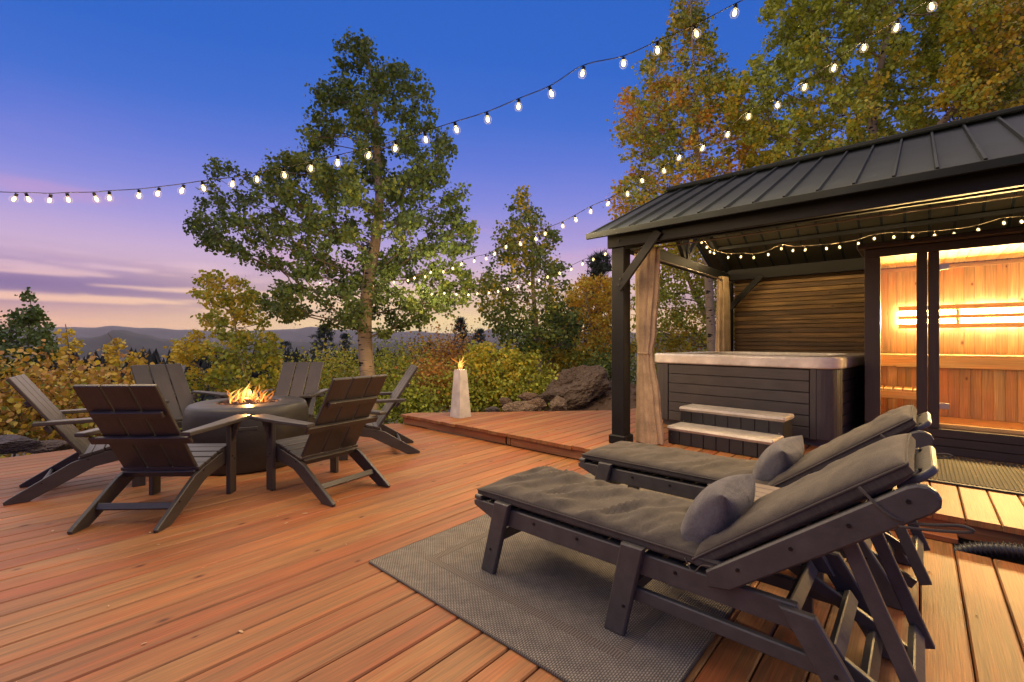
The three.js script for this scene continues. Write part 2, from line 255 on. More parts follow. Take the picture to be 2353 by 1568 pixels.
// hills: ridges of land with a height profile along their length, seen across the valley
function ridge(name, dist, depth, prof, rgb, rough) {      // prof: [px, py] silhouette points, joined smoothly
  const P = [], I = [], n = 220, m = 12, x0 = prof[0][0], x1 = prof[prof.length - 1][0];
  const crest = px => { let k = 0; while (k < prof.length - 2 && px > prof[k + 1][0]) k++; return lerp(prof[k][1], prof[k + 1][1], sm(clamp((px - prof[k][0]) / (prof[k + 1][0] - prof[k][0])))); };
  for (let i = 0; i <= n; i++) {
    const px = lerp(x0, x1, i / n), top = at(px, crest(px), dist), jag = (fbm(i * 0.35, 3, 0, 0, 4, dist | 0) - 0.5) * rough;
    const dir = V(top.x, 0, top.z).normalize(), base = -95;
    for (let j = 0; j <= m; j++) { const t = j / m, h = Math.sin(t * Math.PI * 0.5), back = (t - 1) * depth; P.push(top.x + dir.x * back, lerp(base, top.y + jag, h) + (j < m ? (fbm(i * 0.2, j * 0.7, 0, 0, 3, 11) - 0.5) * rough * 1.6 : 0), top.z + dir.z * back); }
    for (let j = m + 1; j <= m + 3; j++) { const t = (j - m) / 3; P.push(top.x + dir.x * t * depth, lerp(top.y + jag, base, t), top.z + dir.z * t * depth); }
    if (i) for (let j = 0; j < m + 3; j++) { const o = i * (m + 4) + j, p = o - m - 4; I.push(p, o, p + 1, o, o + 1, p + 1); }
  }
  const g = new THREE.BufferGeometry(); g.setAttribute('position', new THREE.Float32BufferAttribute(P, 3)); g.setIndex(I); g.computeVertexNormals();
  return structure(name, g, mat(name, rgb, { roughness: 1, side: THREE.DoubleSide }));
}
ridge('far_mountains', 7600, 1500, [[-900, 770], [-400, 762], [-120, 758], [0, 756], [120, 751], [210, 753], [255, 748], [330, 753], [420, 757], [520, 762], [600, 759], [680, 756], [720, 750], [760, 757], [900, 764], [960, 761], [1020, 767], [1100, 764], [1125, 756], [1150, 766], [1300, 762], [1500, 765], [1900, 760]], [0.07, 0.065, 0.06], 26);
ridge('near_hills', 2600, 700, [[-900, 800], [-300, 792], [0, 790], [140, 782], [205, 776], [238, 770], [256, 757], [285, 758], [320, 766], [380, 779], [470, 784], [620, 785], [800, 786], [1000, 787], [1400, 785], [1900, 785]], [0.045, 0.045, 0.034], 9);

// ───────────────────────── decks ─────────────────────────
const UP = 0.14, STEP_X = 3.93, PITCH = 0.1515, BW = 0.1455, TH = 0.036;
function plankGeo(x0a, x0b, x1a, x1b, z0, z1, top, c, ou, ov) {   // ends may be cut at a slant: a = at z0, b = at z1
  const y1 = top, y0 = top - TH, P = [];
  const ring = (x, s) => { const e = [[z0 + c, y1], [z1 - c, y1], [z1, y1 - c], [z1, y0], [z0, y0], [z0, y1 - c]]; return e.map(([z, y]) => { const t = (z - z0) / (z1 - z0); return [lerp(...x, t), y, z]; }); };
  const A = ring([x0a, x0b]), B = ring([x1a, x1b]);
  for (let k = 0; k < 6; k++) { const a = A[k], b = A[(k + 1) % 6], d = B[k], e = B[(k + 1) % 6]; P.push(...a, ...b, ...e, ...a, ...e, ...d); }
  for (let k = 1; k < 5; k++) { P.push(...A[0], ...A[k + 1], ...A[k], ...B[0], ...B[k], ...B[k + 1]); }
  return metreUV(soup(P), ou, ov, 0);
}
{
  const r = rng(77), lower = thing('lower_deck', 'large lower deck of reddish cedar boards under the chairs and loungers', 'deck');
  lower.userData.kind = 'structure';
  const edge = z => z < -5.74 ? lerp(1.35, STEP_X, (z + 7.12) / (7.12 - 5.74)) : STEP_X - 0.004;
  for (let z = -7.12, k = 0; z < 2.6; z += PITCH, k++) {
    const z1 = z + BW + (r() - 0.5) * 0.003; let x0 = -4.5;
    const m = deckMats[Math.floor(r() * deckMats.length)], y = (r() - 0.5) * 0.0016, ou = r() * 2, ov = r() * 0.5;
    let e0 = edge(z), e1 = edge(z1); if (z > 0.05 && z < 1.2) e0 = e1 = 3.70;
    part(lower, 'plank', plankGeo(x0, x0, Math.max(e0, x0 + 0.05), Math.max(e1, x0 + 0.05), z, z1, y, 0.006, ou, ov), m);
  }
  part(lower, 'trim_board', cbox(0.12, 0.034, 0.62, 0.004, 0.3, 0.2, 2), deckMats[5], [STEP_X - 0.068, 0.0188, -0.14]);
  bar(lower, 'rim_joist', V(-4.5, -0.145, -7.13), V(1.33, -0.145, -7.13), 0.04, 0.2, M.fascia);
  bar(lower, 'rim_joist', V(1.36, -0.145, -7.13), V(3.90, -0.145, -5.77), 0.04, 0.2, M.fascia);
  for (let x = -4; x < 3.6; x += 0.61) part(lower, 'joist', cbox(0.04, 0.18, x > 1.2 ? 7.5 : 9.5, 0.002), M.fascia, [x, -0.135, x > 1.2 ? -1.25 : -2.25]);
}
{
  const r = rng(99), upper = thing('upper_deck', 'raised cedar deck platform one step up under the pergola', 'deck');
  upper.userData.kind = 'structure';
  const far = z => z < -4.85 ? lerp(STEP_X + 0.15, 4.95, (z + 5.72) / 0.87) : z < -3.55 ? lerp(4.95, 6.35, (z + 4.85) / 1.3) : z < -2.75 ? lerp(6.35, 8.6, (z + 3.55) / 0.8) : 8.6;
  for (let z = -5.70; z < 3.0; z += PITCH) {
    const z1 = z + BW + (r() - 0.5) * 0.003, over = 0.022 + r() * 0.02, m = deckMats[Math.floor(r() * deckMats.length)];
    part(upper, 'plank', plankGeo(STEP_X - over, STEP_X - over + (r() - 0.5) * 0.006, far(z), far(z1), z, z1, UP + (r() - 0.5) * 0.002, 0.006, r() * 2, r() * 0.5), m);
  }
  part(upper, 'fascia_board', cbox(0.038, 0.098, 2.05, 0.003, 0.2, 0.1), M.fascia, [STEP_X + 0.022, 0.053, -4.66]);
  part(upper, 'fascia_board', cbox(0.038, 0.098, 6.0, 0.003, 0.9, 0.3), M.fascia, [STEP_X + 0.022, 0.053, -0.55]);
  part(upper, 'post_end', cbox(0.04, 0.098, 0.05, 0.003), deckMats[3], [STEP_X + 0.03, 0.053, -3.59]);
  bar(upper, 'rim_joist', V(STEP_X + 0.1, 0.0, -5.74), V(4.95, 0.0, -4.88), 0.04, 0.19, M.fascia);
  bar(upper, 'rim_joist', V(4.98, 0.0, -4.86), V(6.35, 0.0, -3.58), 0.04, 0.19, M.fascia);
}

// ───────────────────────── pergola ─────────────────────────
const PX0 = 4.36, PX1 = 7.95, PZ0 = -2.36, PZ1 = 2.36, BEAM0 = 2.20, BEAM1 = 2.335;
{
  const p = thing('gazebo', 'dark metal gabled gazebo roofing the hot tub and the sauna', 'gazebo');
  const EX = 4.15, RX = (PX0 + PX1) / 2 + 0.005, EY = 2.345, RY = 3.28;
  for (const [x, z] of [[PX0, PZ0], [PX0, PZ1], [PX1, PZ0], [PX1, PZ1]]) {
    const q = part(p, 'post', cbox(0.145, BEAM0 - UP, 0.145, 0.006), M.pergola, [x, (BEAM0 + UP) / 2, z]);
    part(q, 'post_base', cbox(0.195, 0.095, 0.195, 0.012), M.pergola, [0, -(BEAM0 - UP) / 2 + 0.048, 0]);
  }
  part(p, 'front_beam', cbox(0.05, BEAM1 - BEAM0, PZ1 - PZ0 + 0.22, 0.004), M.pergola, [PX0 - 0.07, (BEAM0 + BEAM1) / 2, 0]);
  part(p, 'front_beam', cbox(0.05, BEAM1 - BEAM0, PZ1 - PZ0 + 0.22, 0.004), M.pergola, [PX0 + 0.06, (BEAM0 + BEAM1) / 2 + 0.003, 0]);
  part(p, 'rear_beam', cbox(0.11, 0.17, PZ1 - PZ0 + 0.2, 0.004), M.pergola, [PX1, BEAM0 + 0.088, 0]);
  for (const z of [PZ0, PZ1]) part(p, 'side_beam', cbox(PX1 - PX0 - 0.2, 0.135, 0.09, 0.004), M.pergola, [(PX0 + PX1) / 2, BEAM0 + 0.05, z]);
  const brace = (a, b, n) => bar(p, 'corner_brace', a, b, 0.035, 0.085, M.pergola, 0.003, n);
  brace(V(PX0 - 0.115, 1.76, PZ0 + 0.03), V(PX0 - 0.115, 2.29, PZ0 + 0.47), V(0, 1, 0));
  brace(V(PX0 - 0.115, 1.76, PZ1 - 0.03), V(PX0 - 0.115, 2.29, PZ1 - 0.47), V(0, 1, 0));
  brace(V(PX1 - 0.09, 1.72, PZ0 + 0.03), V(PX1 - 0.09, 2.24, PZ0 + 0.52), V(0, 1, 0));
  brace(V(PX1 - 0.05, 1.78, PZ0), V(PX1 - 0.45, 2.2, PZ0), V(0, 1, 0));
  for (const y of [1.80, 1.86]) part(p, 'bolt', new THREE.CylinderGeometry(0.011, 0.011, 0.008, 10), M.screw, [PX0 - 0.135, y, PZ0 + 0.045 + (y - 1.8) * 0.3], [0, 0, Math.PI / 2]);
  part(p, 'bolt', new THREE.CylinderGeometry(0.012, 0.012, 0.008, 10), M.screw, [PX0 - 0.098, 2.262, PZ0 + 0.02], [0, 0, Math.PI / 2]);
  // gable trusses: king post, struts, rafters
  for (const z of [PZ0, PZ1]) {
    bar(p, 'king_post', V(RX, BEAM0 + 0.12, z), V(RX, RY - 0.08, z), 0.07, 0.07, M.pergola, 0.003, V(0, 0, 1));
    for (const s of [-1, 1]) {
      bar(p, 'truss_strut', V(RX + s * 0.05, BEAM0 + 0.13, z), V(RX + s * 0.62, RY - 0.40, z), 0.05, 0.07, M.pergola);
      bar(p, 'rafter', V(RX + s * 0.02, RY - 0.075, z), V(RX + s * 1.86, RY - 0.075 - 1.86 * (RY - EY) / (RX - EX), z), 0.05, 0.10, M.pergola);
    }
  }
  for (const f of [0.3, 0.62]) for (const s of [-1, 1]) part(p, 'purlin', cbox(0.05, 0.05, 4.7, 0.003), M.pergola, [RX + s * (RX - EX) * f, lerp(RY, EY, f) - 0.052, 0]);
  // standing-seam roof
  const roof = part(p, 'roof', cbox(0.17, 0.05, 5.28, 0.012), M.roof, [RX, RY + 0.03, 0.03]);
  roof.name = 'roof_ridge';
  const L = Math.hypot(RX - EX, RY - EY), ang = Math.atan2(RY - EY, RX - EX), SP = 0.2237, Z0 = -2.60;
  const pan = cbox(L, 0.014, SP - 0.004, 0.003), seam = prism([[-0.014, 0], [0.014, 0], [0.008, 0.026], [-0.008, 0.026]], L - 0.02, 0.002);
  seam.rotateY(Math.PI / 2);
  for (const s of [-1, 1]) for (let k = 0; k < 24; k++) {
    const z = Z0 + SP * (k + 0.5);
    const q = part(p, 'roof_panel', pan, M.roof, [RX + s * (RX - EX) / 2, (RY + EY) / 2, z], [0, 0, -s * ang]);
    part(q, 'standing_seam', seam, M.roof, [0, 0.006, SP / 2]);
    const under = part(q, 'soffit_sheet', cbox(L - 0.06, 0.006, SP - 0.03, 0.002), M.roofUnder, [0, -0.0115, 0]);
  }
  for (const s of [-1, 1]) part(p, 'eave_trim', cbox(0.03, 0.062, 5.42, 0.004), M.roof, [RX + s * (RX - EX + 0.008), EY - 0.015, 0.06]);
  for (const s of [-1, 1]) bar(p, 'rake_trim', V(RX, RY - 0.01, -2.615), V(RX + s * (RX - EX), EY - 0.01, -2.615), 0.025, 0.06, M.roof);
  for (const s of [-1, 1]) bar(p, 'rake_trim', V(RX, RY - 0.01, 2.785), V(RX + s * (RX - EX), EY - 0.01, 2.785), 0.025, 0.06, M.roof);
  // curtain rods
  for (const [x, y] of [[PX0 + 0.115, 2.235], [PX0 + 0.16, 2.19]]) part(p, 'curtain_rod', new THREE.CylinderGeometry(0.0065, 0.0065, 4.5, 10), M.rod, [x, y, 0], [Math.PI / 2, 0, 0]);
  part(p, 'curtain_rod', new THREE.CylinderGeometry(0.012, 0.012, 3.35, 10), M.rod, [(PX0 + PX1) / 2, 2.16, PZ0 + 0.10], [0, 0, Math.PI / 2]);
}
// curtains: gathered cloth with pleats
function curtain(label, cx, cz, y0, y1, prof, pleats, seed, turn = 0) {   // prof: [t, halfwidth along, halfwidth across, sway]
  const t = thing('curtain', label, 'curtain', [cx, 0, cz], turn, undefined), N = 132, H = 56, P = [], I = [], uv = [];
  const get = q => { let k = 0; while (k < prof.length - 2 && q > prof[k + 1][0]) k++; const f = sm(clamp((q - prof[k][0]) / (prof[k + 1][0] - prof[k][0]))); return [1, 2, 3].map(c => lerp(prof[k][c], prof[k + 1][c], f)); };
  for (let j = 0; j <= H; j++) { const q = j / H, [a, b, sw] = get(q), y = lerp(y0, y1, q);
    for (let i = 0; i <= N; i++) { const th = i / N * 2 * Math.PI, n = fbm(Math.cos(th) * 1.4 + 5, Math.sin(th) * 1.4 + q * 3.5, 0, 0, 3, seed) - 0.5;
      const w = 1 + 0.14 * Math.sin(th * pleats + 1.7 * Math.sin(q * 4 + seed)) * (0.6 + 0.4 * Math.sin(th * 2 + seed)) + n * 0.06;
      P.push(Math.cos(th) * b * w, y, Math.sin(th) * a * w + sw); uv.push(i / N * 0.9, y);
      if (i && j) { const o = j * (N + 1) + i, p = o - N - 1; I.push(p - 1, o - 1, p, p, o - 1, o); } } }
  const g = new THREE.BufferGeometry(); g.setAttribute('position', new THREE.Float32BufferAttribute(P, 3)); g.setAttribute('uv', new THREE.Float32BufferAttribute(uv, 2)); g.setIndex(I); g.computeVertexNormals();
  const c = M.curtain; part(t, 'cloth', g, Object.assign(c, { side: THREE.DoubleSide })); return t;
}
{
  const c1 = curtain('tan curtain tied back at mid height beside the front gazebo post', PX0 + 0.20, PZ0 + 0.18, UP + 0.01, 2.20, [[0, 0.150, 0.085, 0.045], [0.22, 0.125, 0.075, 0.030], [0.44, 0.088, 0.055, 0.0], [0.47, 0.084, 0.052, 0.0], [0.56, 0.108, 0.062, 0.008], [0.85, 0.130, 0.07, 0.02], [1, 0.135, 0.06, 0.02]], 11, 3);
  part(c1, 'tie_band', new THREE.TorusGeometry(0.075, 0.007, 8, 24), M.curtain, [0, 1.09, 0], [Math.PI / 2, 0, 0]);
  const c2 = curtain('tan curtain hanging straight at the rear corner behind the hot tub', 7.47, PZ0 + 0.07, UP + 0.01, 2.21, [[0, 0.10, 0.21, 0], [0.3, 0.095, 0.20, 0], [0.8, 0.08, 0.17, 0.01], [1, 0.07, 0.155, 0]], 9, 8);
  part(c2, 'grommet', new THREE.TorusGeometry(0.022, 0.005, 8, 20), M.steel, [-0.165, 2.15, 0.03], [0, Math.PI / 2, 0]);
}
// slatted privacy wall behind the tub
{
  const w = thing('slatted_wall', 'horizontal stained wood slat wall behind the hot tub', 'wall', [PX1 + 0.10, 0, 0]), r = rng(41);
  for (let y = 0.18, k = 0; y < 2.19; k++) { const h = 0.052 + (r() < 0.35 ? 0.014 : 0) + r() * 0.006; part(w, 'slat', cbox(0.022, h, 2.62, 0.004, r() * 2, r() * 0.5, 2), slatMats[Math.floor(r() * 4)], [(r() - 0.5) * 0.008, y + h / 2, -0.98]); y += h + 0.008; }
  part(w, 'backing_board', cbox(0.012, 2.06, 2.60, 0.002), slatMats[1], [0.021, 1.165, -0.98]);
  for (const z of [-2.2, -1.0, 0.2]) part(w, 'batten', cbox(0.04, 2.05, 0.08, 0.003), M.pergola, [0.049, 1.16, z]);
}

// ───────────────────────── hot tub and its steps ─────────────────────────
{
  const turn = -0.095, t = thing('hot_tub', 'square hot tub with dark plank sides and a glossy cream rim', 'hot tub', [5.58, UP, -1.62], turn);
  const W = 2.02, Dp = 2.02, R = 0.17, H = 0.92, RIM = 0.125;        // local: front face at x = 0 looking to -x, width along z
  const rr = (w, d, rad) => { const s = new THREE.Shape(), a = w / 2, b = d / 2; s.moveTo(-a + rad, -b); s.lineTo(a - rad, -b); s.absarc(a - rad, -b + rad, rad, -Math.PI / 2, 0); s.lineTo(a, b - rad); s.absarc(a - rad, b - rad, rad, 0, Math.PI / 2); s.lineTo(-a + rad, b); s.absarc(-a + rad, b - rad, rad, Math.PI / 2, Math.PI); s.lineTo(-a, -b + rad); s.absarc(-a + rad, -b + rad, rad, Math.PI, 1.5 * Math.PI); return s; };
  const rimS = rr(Dp + 0.05, W + 0.05, R + 0.02); rimS.holes.push(new THREE.Path(rr(Dp - 0.42, W - 0.42, 0.3).getPoints(10).reverse()));
  const rimG = new THREE.ExtrudeGeometry(rimS, { depth: RIM - 0.05, bevelEnabled: true, bevelThickness: 0.025, bevelSize: 0.025, bevelOffset: -0.025, bevelSegments: 5, curveSegments: 10 });
  rimG.rotateX(-Math.PI / 2); part(t, 'rim', rimG, M.tubRim, [Dp / 2, H - RIM + 0.025, 0]);
  const core = new THREE.ExtrudeGeometry(rr(Dp - 0.06, W - 0.06, R), { depth: H - RIM - 0.07, bevelEnabled: false, curveSegments: 10 }); core.rotateX(-Math.PI / 2);
  part(t, 'cabinet', core, M.tubPanel, [Dp / 2, 0.06, 0]);
  const base = new THREE.ExtrudeGeometry(rr(Dp - 0.12, W - 0.12, R), { depth: 0.06, bevelEnabled: false }); base.rotateX(-Math.PI / 2); part(t, 'base_pan', base, M.tubPanel, [Dp / 2, 0.001, 0]);
  part(t, 'water', new THREE.CircleGeometry(0.78, 40), mat('water', [0.05, 0.12, 0.14], { roughness: 0.05 }), [Dp / 2, H - 0.09, 0], [-Math.PI / 2, 0, 0]);
  const n = 6, y0 = 0.075, ph = (H - RIM - y0 - 0.01) / n;
  for (let k = 0; k < n; k++) {
    part(t, 'side_plank', cbox(0.022, ph - 0.007, W - 2 * R - 0.13, 0.004, k * 0.7, k * 0.21, 2), M.tubPanel, [0.016, y0 + ph * (k + 0.5), 0]);
    part(t, 'side_plank', cbox(Dp - 2 * R - 0.13, ph - 0.007, 0.022, 0.004, k * 0.4, k * 0.31, 0), M.tubPanel, [Dp / 2, y0 + ph * (k + 0.5), W / 2 - 0.016]);
  }
  for (const z of [-1, 1]) part(t, 'corner_post', cbox(0.03, H - RIM - y0, 0.055, 0.004), M.tubPanel, [0.014, (H - RIM + y0) / 2, z * (W / 2 - R - 0.03)]);
  part(t, 'corner_post', cbox(0.055, H - RIM - y0, 0.03, 0.004), M.tubPanel, [R + 0.03, (H - RIM + y0) / 2, W / 2 - 0.014]);
  for (const s of [-1, 1]) for (let k = 0; k < 7; k++) {           // fluted corner staves
    const a0 = Math.PI + s * (-Math.PI / 2) * (k + 0.5) / 7, cx = R, cz = s * (W / 2 - R);
    part(t, 'corner_stave', cbox(0.018, H - RIM - y0 - 0.01, 0.040, 0.003, k * 0.3, 0), M.tubPanel, [cx + Math.cos(a0) * (R - 0.012), (H - RIM + y0) / 2, cz + Math.sin(a0) * (R - 0.012)], [0, -a0, 0]);
  }
}
{
  const t = thing('tub_steps', 'two-step black stair with cream treads in front of the hot tub', 'steps', [4.66, UP, -1.49], -0.07);
  for (const [x, y, w] of [[0.15, 0.165, 1.0], [0.45, 0.335, 1.02]]) {
    const pr = prism([[-0.172, 0.004], [-0.150, -0.022], [0.150, -0.022], [0.172, 0.004], [0.155, 0.026], [-0.155, 0.026]], w + 0.02, 0.012);
    part(t, 'tread', pr, M.tread, [x, y - 0.004, 0]);
    for (let k = 0; k < 8; k++) part(t, 'riser_slat', cbox(0.016, y - 0.03, w / 8 - 0.006, 0.003), M.riser, [x - 0.148, (y - 0.026) / 2 + 0.002, -w / 2 + w / 8 * (k + 0.5)]);
    for (const s of [-1, 1]) part(t, 'side_panel', cbox(0.28, y - 0.03, 0.016, 0.003), M.riser, [x, (y - 0.026) / 2 + 0.002, s * (w / 2 - 0.012)]);
    for (const s of [-1, 1]) part(t, 'screw', new THREE.CylinderGeometry(0.004, 0.004, 0.004, 8), M.steel, [x - 0.157, y * 0.6, s * (w / 2 - 0.04)], [0, 0, Math.PI / 2]);
  }
}

// ───────────────────────── sauna ─────────────────────────
{
  const X0 = 5.95, X1 = 7.38, Z0 = -0.43, Z1 = 2.30, Y0 = UP, Y1 = 2.16;
  const t = thing('sauna', 'dark framed sauna cabin with glowing cedar interior behind glass', 'sauna');
  const F = M.saunaFrame, fr = (name, z0, z1, y0, y1, x = 0, w = 0.07) => part(t, name, cbox(w, y1 - y0, z1 - z0, 0.004), F, [X0 + w / 2 + x, (y0 + y1) / 2, (z0 + z1) / 2]);
  fr('frame_stile', Z0, -0.302, 0.385, 2.075); fr('frame_stile', -0.028, 0.052, 0.385, 2.075); fr('frame_stile', 0.056, 0.136, 0.385, 2.075); fr('frame_stile', 0.86, 1.02, 0.385, 2.075); fr('frame_stile', 1.85, Z1, 0.385, 2.075);
  fr('top_rail', Z0, Z1, 2.078, Y1, -0.002, 0.074);
  for (let k = 0; k < 3; k++) fr('base_board', Z0, Z1, Y0 + 0.002 + k * 0.081, Y0 + 0.079 + k * 0.081, -0.004, 0.07);
  part(t, 'cornice', cbox(X1 - X0 + 0.16, 0.055, Z1 - Z0 + 0.12, 0.012), F, [(X0 + X1) / 2, Y1 + 0.03, (Z0 + Z1) / 2]);
  part(t, 'outer_wall', cbox(X1 - X0 - 0.08, Y1 - Y0, 0.03, 0.003), F, [(X0 + X1) / 2 + 0.04, (Y0 + Y1) / 2 - 0.001, Z0 + 0.018]);
  part(t, 'outer_wall', cbox(X1 - X0 - 0.08, Y1 - Y0, 0.03, 0.003), F, [(X0 + X1) / 2 + 0.04, (Y0 + Y1) / 2 - 0.001, Z1 - 0.018]);
  part(t, 'outer_wall', cbox(0.03, Y1 - Y0, Z1 - Z0, 0.003), F, [X1 + 0.016, (Y0 + Y1) / 2 - 0.001, (Z0 + Z1) / 2]);
  for (const [a, b, n] of [[-0.300, -0.030, 'window'], [0.140, 0.858, 'glass_door'], [1.022, 1.848, 'window']]) {
    const y0 = n === 'window' ? 0.388 : 0.394, q = part(t, n, new THREE.BoxGeometry(0.008, 2.074 - y0, b - a), M.glass, [X0 + 0.035, (2.074 + y0) / 2, (a + b) / 2]);
    if (n === 'glass_door') {
      for (const y of [1.93, 0.60]) part(q, 'hinge', cbox(0.02, 0.055, 0.07, 0.003), M.steel, [-0.012, y - (2.074 + y0) / 2, -(b - a) / 2 + 0.03]);
      part(q, 'handle', cbox(0.03, 0.3, 0.025, 0.01), saunaMats[2], [-0.03, -0.1, (b - a) / 2 - 0.06]);
    }
  }
  // interior: cedar boards, floor, ceiling, benches
  const r = rng(13), pick = () => saunaMats[[0, 1, 1, 4, 0, 2, 4, 1][Math.floor(r() * 8)]];
  const inX = X1 - 0.008, inZ0 = Z0 + 0.045, inZ1 = Z1 - 0.045;
  for (let z = inZ0; z < inZ1 - 0.02; z += 0.0845) part(t, 'wall_board', cbox(0.012, 1.74, 0.0825, 0.003, r() * 2, r() * 0.5, 1), pick(), [inX - 0.006, 0.38 + 0.87, z + 0.0415]);
  for (let x = X0 + 0.08; x < inX - 0.06; x += 0.0845) for (const z of [inZ0 - 0.004, inZ1 + 0.004]) part(t, 'wall_board', cbox(0.0825, 1.74, 0.012, 0.003, r() * 2, r() * 0.5, 1), pick(), [x + 0.0415, 0.38 + 0.87, z]);
  for (let z = inZ0; z < inZ1 - 0.02; z += 0.0845) part(t, 'ceiling_board', cbox(X1 - X0 - 0.1, 0.012, 0.0825, 0.003, r() * 2, r() * 0.5, 0), pick(), [(X0 + X1) / 2 + 0.03, 2.132, z + 0.0415]);
  part(t, 'ceiling_trim', cbox(0.02, 0.04, inZ1 - inZ0, 0.003, 0, 0, 2), saunaMats[4], [inX - 0.024, 2.09, (inZ0 + inZ1) / 2]);
  part(t, 'floor', cbox(X1 - X0 - 0.1, 0.02, Z1 - Z0 - 0.08, 0.002), saunaMats[3], [(X0 + X1) / 2 + 0.03, 0.385, (Z0 + Z1) / 2]);
  part(t, 'floor_trim', cbox(0.03, 0.035, inZ1 - inZ0, 0.003, 0, 0, 2), saunaMats[2], [X0 + 0.09, 0.405, (inZ0 + inZ1) / 2]);
  const BX = 6.80;
  for (let k = 0; k < 5; k++) part(t, 'upper_bench_slat', cbox(0.094, 0.025, inZ1 - inZ0 - 0.02, 0.004, r() * 2, r() * 0.5, 2), saunaMats[1], [BX + 0.05 + k * 0.108, 1.055, (inZ0 + inZ1) / 2]);
  part(t, 'bench_fascia', cbox(0.024, 0.115, inZ1 - inZ0 - 0.02, 0.004, 0.4, 0.1, 2), saunaMats[0], [BX + 0.005, 0.985, (inZ0 + inZ1) / 2]);
  for (let z = inZ0 + 0.02; z < inZ1 - 0.05; z += 0.0845) part(t, 'skirt_board', cbox(0.012, 0.53, 0.0825, 0.003, r() * 2, r() * 0.5, 1), saunaMats[[3, 2, 4, 3, 3, 2, 0, 3][Math.floor(r() * 8)]], [BX + 0.06, 0.66, z + 0.0415]);
  for (let k = 0; k < 5; k++) part(t, 'lower_bench_slat', cbox(0.36, 0.025, 0.068, 0.004, r() * 2, r() * 0.5, 0), saunaMats[0], [6.50, 0.70, inZ0 + 0.045 + k * 0.08]);
  part(t, 'bench_fascia', cbox(0.024, 0.075, 0.40, 0.004, 0.9, 0.1, 2), saunaMats[4], [6.325, 0.65, inZ0 + 0.21]);
  for (const y of [1.612, 1.503, 1.397]) part(t, 'backrest_board', cbox(0.020, y === 1.503 ? 0.044 : 0.055, inZ1 + 0.20, 0.004, y, 0.2, 2), saunaMats[2], [inX - 0.085, y, (inZ1 - 0.20) / 2]);
  for (let z = -0.1; z < 2.2; z += 0.53) part(t, 'backrest_bracket', cbox(0.07, 0.27, 0.03, 0.003), saunaMats[2], [inX - 0.050, 1.504, z + 0.42]);
  part(t, 'wall_speaker', cbox(0.02, 0.14, 0.07, 0.008), saunaMats[2], [7.05, 1.90, inZ0 + 0.012], [0, Math.PI / 2, 0]);
  for (const y of [1.557, 1.452]) {
    part(t, 'led_light', cbox(0.012, 0.020, inZ1 + 0.17, 0.002), M.led, [inX - 0.062, y, (inZ1 - 0.19) / 2]);
    for (const s of [-1, 1]) {
      const a = new THREE.RectAreaLight(new THREE.Color().setRGB(...(s < 0 ? [1, 0.64, 0.23] : [1, 0.92, 0.56])), s < 0 ? 600 : 230, inZ1 + 0.17, 0.02);
      a.position.set(inX - 0.062 + s * 0.009, y, (inZ1 - 0.19) / 2); a.lookAt(a.position.x + s, y, a.position.z); scene.add(a);
    }
  }
}
{
  const m = thing('door_mat', 'dark ribbed door mat on the boards before the sauna', 'mat', [5.32, UP + 0.002, 0.78]);
  part(m, 'backing', cbox(1.12, 0.008, 1.5, 0.003), M.mat, [0, 0.005, 0]);
  for (let k = 0; k < 58; k++) part(m, 'rib', cbox(1.06, 0.006, 0.014, 0.002), M.mat, [0, 0.012, -0.72 + k * 0.0253]);
  part(m, 'edging', cbox(0.03, 0.012, 1.52, 0.004), M.tubDark, [-0.565, 0.0065, 0]);
}
// ribbed drain hose in the gap in front of the step
{
  const h = thing('drain_hose', 'black ribbed hose joined to a reddish pipe in the gap beside the step', 'hose', [3.81, -0.012, 0.12]);
  const c = smooth([V(-0.02, -0.06, 0.0), V(0, 0.0, 0.10), V(0.0, 0.045, 0.25), V(0.0, 0.06, 0.42)], 12);
  part(h, 'hose_wall', tubeGeo(c, 0.036, 14), M.hose);
  for (let k = 0; k < 20; k++) { const cur = new THREE.CatmullRomCurve3(c), p = cur.getPointAt(k / 20), d = cur.getTangentAt(k / 20); const q = part(h, 'rib', new THREE.TorusGeometry(0.040, 0.0050, 6, 18), M.hose, [p.x, p.y, p.z]); q.quaternion.setFromUnitVectors(V(0, 0, 1), d); }
  part(h, 'clamp', new THREE.CylinderGeometry(0.047, 0.047, 0.05, 20), M.hose, [0, 0.060, 0.44], [Math.PI / 2, 0, 0]);
  part(h, 'pipe', new THREE.CylinderGeometry(0.054, 0.054, 0.7, 20), M.pipe, [0, 0.062, 0.80], [Math.PI / 2, 0, 0]);
  part(h, 'clamp_screw', new THREE.CylinderGeometry(0.006, 0.006, 0.03, 8), M.steel, [-0.01, 0.105, 0.44]);
}

